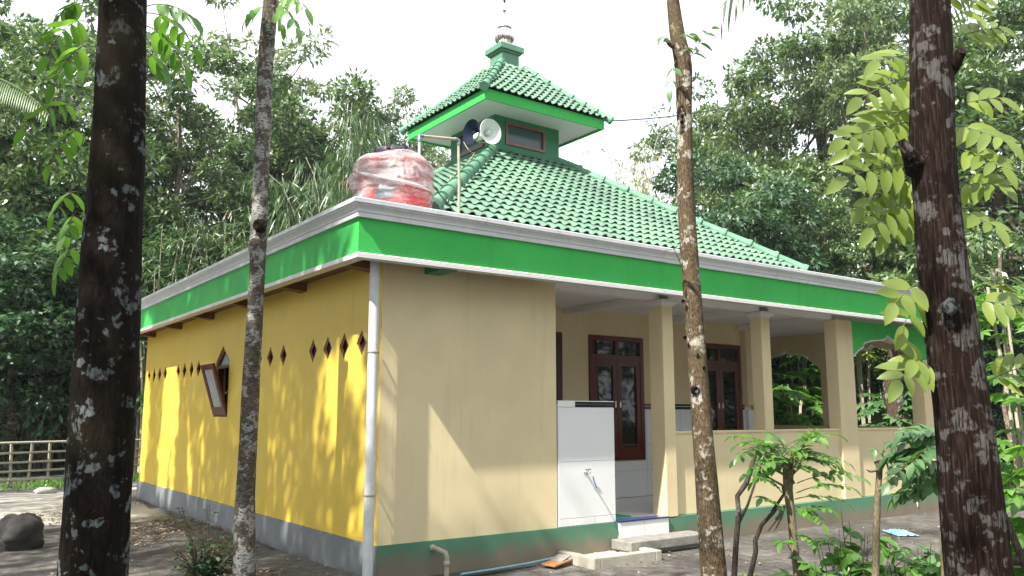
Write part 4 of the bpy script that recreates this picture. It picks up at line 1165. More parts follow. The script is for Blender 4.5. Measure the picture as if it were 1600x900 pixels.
def bamboo_proto(kind='bamboo'):
    if kind in TREES: return TREES[kind]
    rng = np.random.default_rng({'bamboo': 21, 'thinbam': 22, 'droopbam': 23}[kind])
    n, H, per, ln, wd, sp, lm = {'bamboo': (26, 8.0, 420, .26, .034, 1.6, 'leafBam'), 'thinbam': (9, 10.0, 260, .26, .036, 1.9, 'leafTan'), 'droopbam': (22, 8.5, 750, .42, .036, 2.0, 'leafBam')}[kind]
    mb = MB(); Qs = []
    for i in range(n):
        a = rng.uniform(0, 2*PI); h = H*rng.uniform(.7, 1.05); o = rng.uniform(0, .55); r_ = rng.uniform(.25, 1)*sp
        b0 = np.array([math.cos(a)*o, math.sin(a)*o, -.1]); pts = []
        for t in np.linspace(0, 1, 9):
            pts.append(b0 + np.array([math.cos(a)*r_*t**2.4, math.sin(a)*r_*t**2.4, h*(t-.10*r_*t**5)]))
        mb.tube(pts, [.045*(1-.85*t) for t in np.linspace(0, 1, 9)], 7)
        k = per
        t = rng.uniform(.28 if kind != 'thinbam' else .45, 1.0, k)
        P_ = np.array(pts)[np.clip((t*8).astype(int), 0, 7)]; Pn = np.array(pts)[np.clip((t*8).astype(int)+1, 0, 8)]
        f = (t*8 % 1)[:, None]; base = P_*(1-f)+Pn*f
        # leaves gather in sprays along side twigs
        m_ = k//8; ang = rng.uniform(0, 2*PI, m_); grp = rng.integers(0, m_, k); t_ = np.sort(rng.uniform(.3, 1, m_))
        gb = np.array([np.array(pts)[min(8, int(x*8))]*(1-(x*8 % 1))+np.array(pts)[min(8, int(x*8)+1)]*(x*8 % 1) for x in t_])
        dist = rng.uniform(.1, .85, k)
        off = np.stack([np.cos(ang[grp])*dist, np.sin(ang[grp])*dist, .25*dist-.55*dist**2], 1)
        base = gb[grp]+off
        dirs = np.stack([np.cos(ang[grp]), np.sin(ang[grp]), np.full(k, -.2)], 1)
        Qs.append(leaves(rng, base, dirs*.8, ln, wd, .75 if kind != 'droopbam' else 1.3, .55, .1))
    cm = quads_mesh('foliage', np.concatenate(Qs), M[lm])
    me = bpy.data.meshes.new('culms'); me.from_pydata(mb.v, [], mb.f); me.materials.append(M['bamboo']); me.polygons.foreach_set('use_smooth', mb.sm); me.update()
    TREES[kind] = (me, cm)
    return TREES[kind]

def plant_tree(kind, px, D, top, label, cat='tree', name=None, group=None, rot=0, sx=1.0, pos=None, h=None):
    """stands where pixel column px meets the ground at distance D, its top reaching picture row top"""
    bam = 'bam' in kind
    tr, cm = (bamboo_proto if bam else tree_proto)(kind)
    native = {'dense': 12.1, 'glossy': 9.3, 'airy': 13.2, 'pale': 12.6, 'tall': 15.4, 'thin': 13.5, 'bamboo': 7.6, 'thinbam': 9.0, 'droopbam': 7.6}[kind]
    if pos is None:
        xr = (px-800)/1323*D; pos = FH*D + RH*xr
    if h is None: h = 1.69+(648-top)/1323*D
    s = h/native
    e = bpy.data.objects.new(name or {'dense': 'broadleaf_tree', 'glossy': 'glossy_tree', 'airy': 'airy_tree', 'pale': 'pale_tree', 'tall': 'tall_tree', 'thin': 'slender_tree', 'bamboo': 'bamboo_clump', 'thinbam': 'bamboo_clump', 'droopbam': 'bamboo_clump'}[kind], None)
    COL.objects.link(e)
    e.location = (pos[0], pos[1], 0); e.rotation_euler = (0, 0, rot); e.scale = (s*sx, s*sx, s)
    tag(e, label, cat, group)
    for nm, me in (('culms' if bam else 'trunk', tr), ('foliage' if bam else 'crown', cm)):
        o = bpy.data.objects.new(nm, me); COL.objects.link(o); o.parent = e
    return e

GB = 'trees standing behind the prayer house'
BG = [
 # kind, px, D, top row, label, rot, sx
 ('tall', 20, 31, -130, 'tall leafy tree at the far left beyond the bamboo fence', .3, 1.0),
 ('dense', 95, 27, 40, 'dense broadleaf tree behind the bamboo fence, left of the largest trunk', 1.2, 1.0),
 ('airy', 262, 27, 10, 'airy tree with a pale leaning trunk and sky showing through its crown', 2.2, 1.0),
 ('thin', 372, 34, -60, 'slender tree whose bare upper branches rise above the other crowns', .5, 1.1),
 ('airy', 335, 34, 95, 'broadleaf tree far behind the slim lichen trunk', 4.0, 1.0),
 ('dense', 462, 31, 82, 'rounded leafy tree rising right of the slim lichen trunk', 3.0, .95),
 ('glossy', 520, 34, 165, 'low glossy tree behind the drooping bamboo', 1.0, 1.0),
 ('glossy', 15, 24.5, 330, 'low glossy tree overhanging the left end of the bamboo fence', 2.5, 1.5),
 ('glossy', 120, 26.5, 300, 'wide dark tree behind the fence and the largest trunk', 5.5, 1.6),
 ('pale', 655, 33, 112, 'feathery tree top showing between the water tank and the cupola', .8, .8),
 ('glossy', 610, 31, 205, 'low crown just above the red tank', 2.8, 1.0),
 ('glossy', 1135, 22, 238, 'dark glossy tree standing behind the right roof hip', 1.9, 1.0),
 ('pale', 1120, 30, 118, 'pale airy tree behind the right roof hip, right of the slim brown trunk', 4.4, .9),
 ('airy', 1195, 31, 40, 'grey green airy tree with a bent pale limb', 3.6, .9),
 ('tall', 1300, 30, -90, 'tall leafy tree rising left of the fissured right trunk', 5.0, .95),
 ('dense', 1275, 23.5, 300, 'bushy tree above the right end of the crown moulding', 2.1, .9),
 ('pale', 1400, 26, -60, 'light green tree behind the yellow green sprays', 1.1, .9),
 ('tall', 1500, 33, -150, 'tall tree behind the fissured right trunk', 2.9, 1.0),
 ('dense', 1420, 22, 300, 'broadleaf tree above the right corner of the fascia', .2, .9),
 ('dense', 1585, 25, -30, 'large leafy tree at the right edge of the view', 3.9, 1.0),
 ('glossy', 1530, 20, 420, 'low leafy tree right of the fissured trunk', 1.4, 1.1),
]
for k, px, D, top, lb, rot, sx in BG:
    plant_tree(k, px, D, top, lb, 'tree', None, GB, rot, sx)
BB = [
 ('bamboo', 235, 24, 335, 'green bamboo clump between the largest trunk and the yellow wall', 0, 1.3),
 ('bamboo', 345, 26, 325, 'green bamboo clump above the far end of the side fascia', 2, 1.3),
 ('bamboo', 60, 26, 470, 'low bamboo clump behind the left part of the fence', 4, 1.4),
 ('bamboo', 430, 25, 320, 'bamboo clump behind the slim lichen trunk', 3.3, 1.2),
 ('droopbam', 520, 22, 178, 'drooping long leaved bamboo left of the red tank', 1, .62),
 ('droopbam', 575, 24, 240, 'drooping bamboo directly behind the red tank', 3, .8),
 ('thinbam', 985, 24, 150, 'thin yellowish bamboo against the sky beside the roof hip', .6, .85),
 ('thinbam', 1048, 27, 215, 'sparse pale bamboo behind the slim brown trunk', 2.6, .8),
 ('bamboo', 1240, 23.5, 470, 'bamboo thicket seen through the end arch', 1.5, 1.3),
]
for k, px, D, top, lb, rot, sx in BB:
    plant_tree(k, px, D, top, lb, 'bamboo', None, 'bamboo clumps behind the house', rot, sx)

# far wood: one mass no one could count
rng = np.random.default_rng(77)
def wood_mass(name, n_c, r0, r1, z0, z1, per, ln, wd, mat, a0=-48, a1=50, seed=5, zfun=None):
    rng = np.random.default_rng(seed); Qs = []
    for i in range(n_c):
        az_ = AZ - rad(rng.uniform(a0, a1)); r_ = rng.uniform(r0, r1)
        zt = z1 if zfun is None else zfun(math.degrees(AZ-az_))
        c = np.array([math.cos(az_)*r_, math.sin(az_)*r_, rng.uniform(z0, zt)])
        q = rng.normal(0, 1, (per, 3)); q /= np.linalg.norm(q, axis=1)[:, None]
        Qs.append(leaves(rng, c+q*rng.uniform(.5, 1.5)*rng.uniform(.5, 1, per)[:, None], q*.8, ln, wd, .35))
    o = link(name, quads_mesh(name, np.concatenate(Qs), M[mat]))
    return tag(o, kind='stuff')
def ztop(a):     # lower where the photo shows open sky
    if -9 < a < 13: return 5.0
    if a > 24: return 15
    if a < -22: return 13
    return 8.5
wood_mass('far_wood', 620, 38, 48, 0, 12, 130, .46, .20, 'leafA', zfun=ztop)
wood_mass('forest_understorey', 430, 27, 35, 0, 3.6, 150, .30, .12, 'leafB', seed=6)
wood_mass('hedge_growth', 60, 23.5, 26.5, 0, 1.8, 170, .24, .10, 'leafA', a0=8, a1=45, seed=8)
wood_mass('wood_behind', 480, 24, 34, 0, 12, 150, .42, .18, 'leafA', a0=52, a1=150, seed=9)
# shaded slope closing the view under the wood
mb = MB(); vs = []
na = 40
for j, (r_, z) in enumerate(((40, -.3), (46, 2.2), (56, 5.0), (75, 6.0))):
    for i in range(na+1):
        a = AZ - rad(-60+120*i/na); vs.append((math.cos(a)*r_, math.sin(a)*r_, z*(1+.2*noise.noise(Vector((i*.3, j, 0))))))
mb.add(vs, [(j*(na+1)+i, j*(na+1)+i+1, (j+1)*(na+1)+i+1, (j+1)*(na+1)+i) for j in range(3) for i in range(na)], 0, True)
tag(mb.build('hillside', M['soil']), kind='structure')

mb = MB(); mb.box(-170, 175, -125, 205, -1.4, 32)
m, n, b = newmat('thin_air'); n.nodes.remove(b)
pv = N(n, 'ShaderNodeVolumePrincipled'); pv.inputs['Density'].default_value = .0006; pv.inputs['Color'].default_value = (.93, .96, 1, 1); pv.inputs['Anisotropy'].default_value = .2
n.links.new(pv.outputs[0], n.nodes['Material Output'].inputs['Volume'])
tag(mb.build('haze', m), kind='stuff')
# ------------------------------------------------------------------ big trunks in the foreground
def fg_trunk(pts_px, D, mat, name, label, cfac=1.0, seed=0, nseg=56, fiss=.03, crown=None, knots=(), rings=230):
    """pts_px: rows (y, left, right) in the photo"""
    pts = []; rr = []
    rows = sorted(pts_px, key=lambda r: -r[0])
    ys = [r[0] for r in rows]
    P3 = [at((r[1]+r[2])/2, r[0], D) for r in rows]
    R3 = [(r[2]-r[1])/2/FPX*D*cfac for r in rows]
    # run down to the ground and on above the frame
    d = (P3[0]-P3[1])/(P3[0][2]-P3[1][2])
    zb = -.15; P0 = P3[0]+d*(zb-P3[0][2]); 
    P3 = [P0]+P3; R3 = [R3[0]*1.05]+R3
    e = P3[-1]; d2 = (P3[-1]-P3[-2])/(P3[-1][2]-P3[-2][2])
    topz = max(e[2]+3.0, 8.0)
    P3.append(e+d2*(topz-e[2])); R3.append(R3[-1]*.6)
    P3 = np.array(P3); z = P3[:, 2]; zz = np.linspace(z[0], z[-1], rings)
    X = np.interp(zz, z, P3[:, 0]); Y = np.interp(zz, z, P3[:, 1]); R_ = np.interp(zz, z, R3)
    ker = np.hanning(13); ker /= ker.sum()
    sm = lambda a: np.convolve(np.pad(a, 6, 'edge'), ker, 'valid')
    X, Y, R_ = sm(X), sm(Y), sm(R_)
    mb = MB(); vs = []
    for i in range(rings):
        for k in range(nseg):
            a = 2*PI*k/nseg
            v1 = noise.noise(Vector((math.cos(a)*3.5+seed, math.sin(a)*3.5, zz[i]*1.1)))
            v2 = noise.noise(Vector((math.cos(a)*9+seed, math.sin(a)*9, zz[i]*2.2)))
            v3 = noise.noise(Vector((math.cos(a)*1.1+seed, math.sin(a)*1.1, zz[i]*1.7)))
            r = R_[i]*(1+.035*v3+fiss*.6*v1+fiss*v2)
            for (kz, ka, kr, kh) in knots:
                dd = ((zz[i]-kz)/kr)**2 + (((a-ka+PI) % (2*PI)-PI)*R_[i]/kr)**2
                r += kh*math.exp(-dd)
            vs.append((X[i]+r*math.cos(a), Y[i]+r*math.sin(a), zz[i]))
    mb.add(vs, [(i*nseg+k, i*nseg+(k+1) % nseg, (i+1)*nseg+(k+1) % nseg, (i+1)*nseg+k) for i in range(rings-1) for k in range(nseg)], 0, True)
    t = empty(name, (X[0], Y[0], 0), label, 'tree', 'tall trees standing in front of the house')
    tr = mb.build('trunk', mat, t)
    top = np.array([X[-1], Y[-1], zz[-1]])
    return t, tr, top, (X, Y, zz, R_)

T1, t1o, top1, prof1 = fg_trunk([(900,92,200),(800,100,204),(700,106,210),(600,112,216),(450,122,223),(300,134,228),(150,145,231),(0,152,232)], 4.2, M['bark1'], 'lichen_trunk_tree', 'thick nearly black tree trunk with white lichen discs and moss', seed=1, fiss=.035, cfac=.90)
T2, t2o, top2, prof2 = fg_trunk([(893,364,399),(780,368,398),(700,373,402),(600,378,406),(500,385,411),(450,388,413),(370,391,418),(350,391,419),(330,393,418),(200,398,424),(100,401,428),(60,404,431),(0,411,436)], 8.5, M['bark2'], 'slim_lichen_tree', 'slim grey lichen covered trunk close to the yellow wall', seed=5, fiss=.05, cfac=.95, knots=[(3.42, PI+.6, .07, .05)])
T3, t3o, top3, prof3 = fg_trunk([(900,1095,1136),(800,1089,1126),(700,1083,1116),(600,1077,1108),(500,1070,1100),(400,1062,1092),(300,1057,1085),(200,1057,1082),(110,1054,1083),(90,1052,1082),(60,1045,1072),(0,1041,1062)], 7.0, M['bark3'], 'slim_brown_tree', 'slim brown and cream patched trunk before the porch columns', seed=9, fiss=.04, cfac=.95)
T4, t4o, top4, prof4 = fg_trunk([(900,1480,1579),(800,1472,1568),(700,1464,1556),(600,1455,1541),(450,1436,1518),(300,1426,1497),(225,1421,1493),(100,1419,1490),(0,1420,1486)], 4.2, M['bark4'], 'fissured_trunk_tree', 'thick reddish brown fissured trunk on the right of the porch', seed=13, fiss=.05, cfac=.93)

def stub(pts, rr, mat, parent, name='branch_stub'):
    mb = MB(); mb.tube(pts, rr, 10, bump=.2); mb.build(name, mat, parent)
stub([at(1478, 105, 4.2), at(1490, 98, 4.15), at(1498, 88, 4.15), at(1503, 79, 4.12)], [.07, .05, .033, .026], M['bark4'], T4)
stub([at(1432, 262, 4.2), at(1422, 245, 4.12), at(1414, 230, 4.1), at(1408, 219, 4.1)], [.06, .04, .026, .018], M['bark4'], T4)
stub([at(1488, 462, 4.05), at(1484, 480, 4.045), at(1480, 492, 4.05)], [.01, .045, .02], M['bark1'], T4, 'knot_hollow')
stub([at(1060, 75, 7), at(1046, 68, 6.95), at(1040, 60, 6.95)], [.04, .022, .012], M['bark3'], T3)
for (px, py, rr) in ((1087, 610, .030), (1090, 555, .016), (1100, 575, .014), (1071, 527, .013), (1068, 470, .012), (1066, 190, .013), (1066, 180, .012)):
    c = at(px, py, 6.92); mb = MB(); mb.lathe(c, -FH, [(rr*1.3, -.02), (rr, .0), (rr*.75, .012), (rr*.5, .004), (0, -.004)], 14, ribs=5, ribd=.1); mb.build('knot', M['bark1'], T3)
c = at(404, 352, 8.38); mb = MB(); mb.lathe(c, -FH*.8-RH*.6, [(.075, -.05), (.07, .0), (.055, .03), (.04, .02), (.0, -.01)], 16); mb.build('branch_scar', M['bark1'], T2)

# high crowns of the near trees and of neighbours outside the picture: they shade the yard and the walls
def sun_hit(L):
    """where the sunlight passing L lands: wall coordinates on the side wall (y, z) and on the front plane (x, z)"""
    t = (3.96-L[:, 0])/SUN[0]; S = L+SUN*t[:, None]
    t2 = (7.77-L[:, 1])/SUN[1]; F = L+SUN*t2[:, None]
    return S, F
def lit(L, rng):
    """sun patches seen on the walls in the photograph are gaps in the canopy"""
    S, F = sun_hit(L)
    y, z = S[:, 1], S[:, 2]
    k = np.zeros(len(L), bool)
    def blob(yc, zc, ry, rz, lean=0):
        return ((y-yc-lean*(z-zc))/ry)**2 + ((z-zc)/rz)**2 < 1
    k |= blob(16.0, 1.9, .62, 1.0, .15)           # broad patch near the far end
    k |= blob(16.3, .9, .42, .8, .1)
    k |= blob(15.6, .6, .22, .6)
    k |= blob(17.85, 1.5, .35, 1.3)
    k |= blob(14.6, 1.0, .16, .9, .3)
    k |= blob(13.9, 1.2, .10, .8, .3)
    for (a, b, ra, rb) in ((8.35, 2.2, .20, .55), (8.7, 2.35, .16, .38), (8.95, 1.9, .17, .60), (9.2, 2.2, .10, .35), (8.75, 1.4, .12, .55), (9.35, 1.7, .08, .5), (8.1, 1.1, .10, .9), (8.0, .6, .16, .45), (8.3, .55, .10, .3), (9.9, .9, .05, .4), (10.2, .7, .04, .5)):
        k |= blob(a, b, ra, rb, .08)
    for (a, b, ra, rb) in ((7.9, 3.4, .22, .4), (8.6, 3.35, .10, .4), (9.6, 3.45, .14, .35), (11.6, 3.4, .12, .3), (13.3, 3.4, .10, .3), (15.9, 3.45, .5, .35), (17.0, 3.4, .12, .3)):
        k |= blob(a, b, ra, rb)
    k |= (z > 4.15) & (rng.uniform(0, 1, len(L)) < .8) & (y > 7.0)
    return k
rng = np.random.default_rng(41)
def canopy(n, tgt, trange, keep_front=.5, noise_s=1.3, thr=0.0, seed=0, ln=.20, wd=.085):
    """leaf quads placed up-sun of the targets"""
    r = np.random.default_rng(seed)
    T = tgt(r, n); t = r.uniform(*trange, n)
    L = T - np.array([1, .27, -1.27])*t[:, None]
    nv = np.array([noise.noise(Vector((p[0]*noise_s, p[1]*noise_s, p[2]*noise_s))) for p in L])
    L = L[nv > thr]
    L = L[~lit(L, r)]
    L = L[L[:, 0] < np.maximum(.02*L[:, 1], 0) - .3] if trange[0] >= 4 else L
    return L
def T_wall(r, n):
    return np.stack([np.full(n, 3.96), r.uniform(7.0, 20.5, n), r.uniform(-.6, 4.2, n)], 1)
def T_yard(r, n):
    return np.stack([r.uniform(-4, 3.9, n), r.uniform(1.5, 21, n), np.zeros(n)], 1)
def T_near(r, n):
    return np.stack([r.uniform(-1, 13, n), r.uniform(-1, 7.3, n), r.uniform(0, .1, n)], 1)
LW = canopy(30000, T_wall, (4.6, 8.0), thr=-.40, seed=1)
LY = canopy(26000, T_yard, (4.8, 7.5), thr=-.12, seed=2)
LN = canopy(30000, T_near, (5.2, 7.2), thr=.12, seed=3)
def visible(L):
    q = L-CAM; d = q @ FW
    x = 800+FPX*(q @ RH)/np.where(d > .1, d, 1e9); y = 450-FPX*(q @ UW)/np.where(d > .1, d, 1e9)
    return (d > .1) & (x > -40) & (x < 1640) & (y > -60) & (y < 960)
L = np.concatenate([LW, LY, LN]); L = L[~visible(L)]
S, F = sun_hit(L)
# on the front wall and parapet only scattered shade
fr = (F[:, 0] > 3.9) & (F[:, 0] < 15.7) & (F[:, 2] > .0) & (F[:, 2] < 3.8) & (S[:, 1] < 7.79)
bands = np.sin((F[:, 0]+F[:, 2]*.79)*5.2+1.2*np.sin(F[:, 2]*2.1)) > .25
L = L[~(fr & ~(bands & (rng.uniform(0, 1, len(L)) < .055)))]
# share the leaves out between the trees that carry them
near = [(-1.6, 6.03), (-3.6, 9.6), (-2.4, 13.2), (-5.0, 17.0), (-3.4, 2.6), (-7.0, 12.0), (-6.6, 6.2), (-1.2, -1.6), (3.0, -2.8), (7.5, -2.0), (-5.2, -1.2), (-8.0, 19.5), (-3.2, 20.5)]
near_lb = 'leafy shade tree standing in the yard outside the view'
A = np.array(near); dist = ((L[:, None, :2]-A[None])**2).sum(2); own = dist.argmin(1)
for i, (x, y) in enumerate(near):
    Li = L[own == i]
    if len(Li) < 40: continue
    e = empty('shade_tree', (x, y, 0), near_lb, 'tree', 'shade trees outside the view')
    Q = leaves(rng, Li, rng.normal(0, .5, (len(Li), 3)), .20, .10, .3)
    o = link('crown', quads_mesh('crown', Q, M['leafA']), e)
    mb = MB(); zt = Li[:, 2].mean()
    cen = Li[rng.integers(0, len(Li), 14)]
    limbs(mb, (x, y, -.2), (x+.1, y-.1, zt), cen, .15, i, 12, n=12, segs=9)
    mb.build('trunk', M['bark4'], e)
# trees behind the photographer, seen in the window glass
for i, (x, y, k, h) in enumerate(((4, -9, 'dense', 11), (12, -8, 'tall', 12), (19, -7, 'glossy', 9), (-9, -6, 'dense', 11), (27, -4, 'dense', 11), (24, 4, 'pale', 9), (-13, 5, 'tall', 13), (-14, 15, 'dense', 11))):
    plant_tree(k, 0, 0, 0, 'leafy tree growing behind the photographer', 'tree', None, 'trees behind the photographer', i*1.3, 1.0, (x, y), h)

# ------------------------------------------------------------------ leaf sprays
def leaflet(mb, p, d, up, L, W, curve=.15, rows=6):
    d = np.asarray(d, float)/np.linalg.norm(d); s = np.cross(d, up); s /= np.linalg.norm(s)+1e-9; nn = np.cross(s, d)
    vs = []
    for i in range(rows+1):
        t = i/rows
        w_ = W*.5*math.sin(PI*t**.85)**.72 if 0 < t < 1 else 0
        c = p + d*L*t - nn*curve*L*t*t
        for sg in (-1, 0, 1): vs.append(c + s*w_*sg + nn*(w_*.28*abs(sg)))
    fs = []
    for i in range(rows):
        a = i*3
        fs += [(a, a+1, a+4, a+3), (a+1, a+2, a+5, a+4)]
    mb.add(vs, fs, 0, True)
def frond(lb, sb, p0, p1, pairs, L, W, up=(0,0,1), sag=.12, rg=None, ang=1.05, term=True, rach=.004, droop=.25, first=.22):
    rg = rg or random.Random(1)
    p0, p1 = np.asarray(p0, float), np.asarray(p1, float); up = np.asarray(up, float)
    ax = p1-p0; ln = np.linalg.norm(ax)
    pts = [p0+ax*t + np.array([0,0,1])*ln*sag*(4*t*(1-t))*.5 - np.array([0,0,1])*ln*sag*t*t for t in np.linspace(0, 1, 9)]
    sb.tube(pts, [rach*(1-.6*t) for t in np.linspace(0, 1, 9)], 5)
    for k in range(pairs):
        t = first+(1-first)*(k+.3)/pairs; i = min(7, int(t*8)); f = t*8-i
        p = pts[i]*(1-f)+pts[i+1]*f; d = pts[i+1]-pts[i]; d /= np.linalg.norm(d)
        s = np.cross(d, up); s /= np.linalg.norm(s)
        sz = .75+.35*math.sin(PI*min(1, t+.1))
        for sg in (-1, 1):
            a = ang+rg.uniform(-.2, .2)
            dd = d*math.cos(a)+s*sg*math.sin(a)+np.array([0,0,-droop+rg.uniform(-.15, .15)])
            leaflet(lb, p, dd, up+np.array([rg.uniform(-.3,.3), rg.uniform(-.3,.3), 0]), L*sz*rg.uniform(.85, 1.15), W*sz, rg.uniform(.05, .3))
    if term: leaflet(lb, pts[-1], pts[-1]-pts[-2]+np.array([0,0,-.02]), up, L*1.0, W, .2)
def spray(parent, fr, leafm, stemm, L, W, pairs, seed=0, name='leaf_spray', face=0, **kw):
    """one part per spray when it is a leaf_spray, else all the plant's fronds as its foliage"""
    rg = random.Random(seed); lb = MB(); sb = MB()
    for f in fr:
        a, b = f[0], f[1]; n_ = f[2] if len(f) > 2 else pairs
        frond(lb, sb, a, b, n_, L*rg.uniform(.9, 1.1), W, rg=rg, up=np.array([rg.uniform(-.4,.4), rg.uniform(-.6,.1), 1])-FH*face*rg.uniform(.6, 1.4), **kw)
        if name == 'leaf_spray':
            o = lb.build(name, leafm, parent); sb.build('twig', stemm, o); lb = MB(); sb = MB()
    if name != 'leaf_spray':
        sb.build('twigs', stemm, parent); lb.build(name, leafm, parent)
M['twig'] = simple('green_twig', (.12, .16, .05), .6)
M['twigb'] = simple('brown_twig', (.10, .07, .05), .7)

# sprays round the fissured trunk: (start px, end px, distance)
def fpx(lst): return [(at(a, b, D), at(c, d, D2), n_) for (a, b, D, c, d, D2, n_) in lst]
spray(T4, fpx([(1432,118,4.35, 1345,148,4.1, 4), (1430,85,4.4, 1372,92,4.2, 3), (1428,190,4.35, 1318,212,4.0, 5), (1430,165,4.4, 1350,205,4.3, 4),
               (1430,255,4.3, 1322,272,4.05, 4), (1432,270,4.4, 1350,318,4.2, 4), (1432,300,4.35, 1362,352,4.15, 4), (1428,320,4.4, 1385,362,4.25, 3),
               (1436,440,4.2, 1398,470,4.0, 2), (1440,455,4.25, 1412,505,4.1, 2), (1445,560,4.2, 1405,590,4.0, 3), (1446,570,4.25, 1428,560,4.1, 2),
               (1440,230,4.5, 1330,232,4.5, 5), (1430,140,4.6, 1372,175,4.6, 4)]),
      M['leafYel'], M['twig'], .150, .064, 4, 3, 'leaf_spray', face=1.6, sag=.03, droop=.22, ang=1.1)
spray(T4, fpx([(1488,195,4.35, 1572,215,4.1, 4), (1490,165,4.4, 1560,150,4.3, 3), (1492,230,4.3, 1566,258,4.1, 3), (1495,290,4.4, 1560,285,4.2, 3),
               (1498,330,4.4, 1556,350,4.15, 3), (1488,60,4.6, 1560,40,4.6, 4), (1520,470,4.4, 1585,475,4.3, 3), (1535,600,4.6, 1600,570,4.5, 3),
               (1525,450,4.5, 1580,430,4.5, 3), (1490,30,4.5, 1530,-5,4.5, 3)]),
      M['leafYel'], M['twig'], .145, .060, 4, 5, 'leaf_spray', face=1.4, sag=.04, droop=.22, ang=1.05)
# green shoots round the thick left trunk
spray(T1, fpx([(228,20,4.8, 305,55,5.2, 5), (228,40,5.0, 290,90,5.3, 5), (228,10,5.2, 300,12,5.2, 5), (228,80,5.0, 262,108,5.1, 3), (140,35,5, 75,60,5.4, 5), (140,70,5, 85,110,5.3, 4),
               (130,175,5.2, 40,170,5.6, 5), (132,200,5.2, 80,235,5.5, 4), (120,330,5.2, 98,370,5.4, 3), (120,380,5.2, 90,420,5.3, 3), (122,300,5.2, 85,320,5.4, 3), (130,110,5.4, 100,90,5.4, 3), (135,5,5.4, 95,15,5.4, 4)]),
      M['leafYoung'], M['twigb'], .15, .055, 4, 7, 'leaf_spray', sag=.2, droop=.5, ang=.95)
spray(T2, fpx([(430,10,8.3, 465,25,8.1, 3), (412,12,8.4, 385,20,8.3, 3), (432,-5,8.3, 478,-2,8.2, 3), (425,20,8.4, 446,40,8.3, 2)]), M['leafYoung'], M['twigb'], .20, .075, 3, 9, 'leaf_spray', sag=.3, droop=.8)
spray(T3, fpx([(1062,60,6.9, 1082,50,6.7, 2), (1070,105,6.9, 1112,38,6.6, 3), (1055,95,6.9, 1047,135,6.8, 2), (1048,70,6.95, 1036,55,6.9, 2), (1078,85,6.9, 1086,70,6.8, 1)]), M['leafDull'], M['twigb'], .115, .05, 2, 11, 'leaf_spray', sag=.1, droop=.3)
spray(T3, fpx([(1070,430,6.9, 1040,360,6.7, 3)]), M['leafC'], M['twigb'], .10, .02, 3, 12, 'leaf_spray', sag=.1, droop=.2)

# ------------------------------------------------------------------ young plants and stakes before the porch
def stem_tube(mb, pxs, r):
    pts = [at(*p) for p in pxs]
    p, q = pts[0], pts[1]
    if p[2] > 0:
        d = (p-q)/(p[2]-q[2]+1e-9); pts = [p+d*np.clip(-.1-p[2], -1.5, 0)] + pts; pts[0][2] = -.08; r = [r[0]*1.05]+list(r)
    mb.tube(pts, r, 14, bump=.18, freq=14)
    return pts
e = empty('pruned_sapling', tuple(at(1245, 900, 6.3)*np.array([1,1,0])), 'pruned sapling with a knobbly pale stump and a bushy head of pinnate leaves', 'sapling')
mb = MB(); stem_tube(mb, [(1247,905,6.3), (1240,850,6.3), (1236,800,6.3), (1231,765,6.3), (1232,735,6.3), (1230,722,6.3)], [.030, .028, .029, .034, .042, .026])
for (a, b, c, d, r) in ((1232,740,1218,722,.016), (1234,735,1244,715,.016), (1228,745,1212,735,.014), (1238,740,1250,724,.014), (1226,760,1240,730,.012), (1240,755,1222,728,.012), (1234,732,1236,708,.014), (1213,812,1226,790,.014), (1226,790,1210,830,.009), (1222,795,1200,830,.008)):
    mb.tube([at(a, b, 6.28), at((a+c)/2+3, (b+d)/2, 6.24), at(c, d, 6.22)], [r, r*.8, r*.5], 7)
mb.build('trunk', M['stem'], e)
F_ = []
rg = random.Random(4)
for i in range(24):
    a = rg.uniform(-.25, PI+.25); L_ = rg.uniform(55, 112)
    cx, cy = 1238+rg.uniform(-14, 14), 722+rg.uniform(-28, 16)
    ex, ey = cx+math.cos(a)*L_*.95, cy-math.sin(a)*L_*.68+rg.uniform(-8, 14)
    F_.append((cx, cy, 6.3, ex, ey, 6.3+rg.uniform(-.4, .4), 6))
for (a, b, c, d) in ((1245,770,1330,752), (1245,755,1345,735), (1240,800,1300,790), (1240,790,1285,812), (1220,800,1190,770), (1222,770,1185,735), (1240,830,1275,850), (1236,860,1220,840), (1242,780,1320,775)):
    F_.append((a, b, 6.3, c, d, 6.1, 6))
spray(e, fpx(F_), M['leafYoung'], M['twigb'], .088, .042, 6, 2, 'foliage', sag=.12, droop=.02, ang=.95)

e = empty('cut_post_sapling', tuple(at(1369, 900, 6.0)*np.array([1,1,0])), 'upright sawn sapling post with a curved side twig', 'sapling')
mb = MB(); stem_tube(mb, [(1368,905,6.0), (1369,840,6.0), (1371,780,6.0), (1374,745,6.0), (1374,728,6.0), (1371,720,6.0)], [.026, .024, .021, .021, .024, .027])
mb.tube([at(1374,765,5.98), at(1386,755,5.95), at(1389,735,5.95), at(1382,712,5.95), at(1381,690,5.95)], [.010, .009, .008, .006, .004], 7)
mb.tube([at(1370,735,5.98), at(1360,737,5.95), at(1354,734,5.93)], [.010, .008, .004], 7)
mb.build('trunk', M['stem'], e)
spray(e, fpx([(1382,712,5.95, 1368,700,5.9, 2), (1382,700,5.95, 1395,690,5.9, 2), (1388,745,5.95, 1408,725,5.9, 3)]), M['leafDull'], M['twigb'], .08, .035, 3, 3, 'foliage')

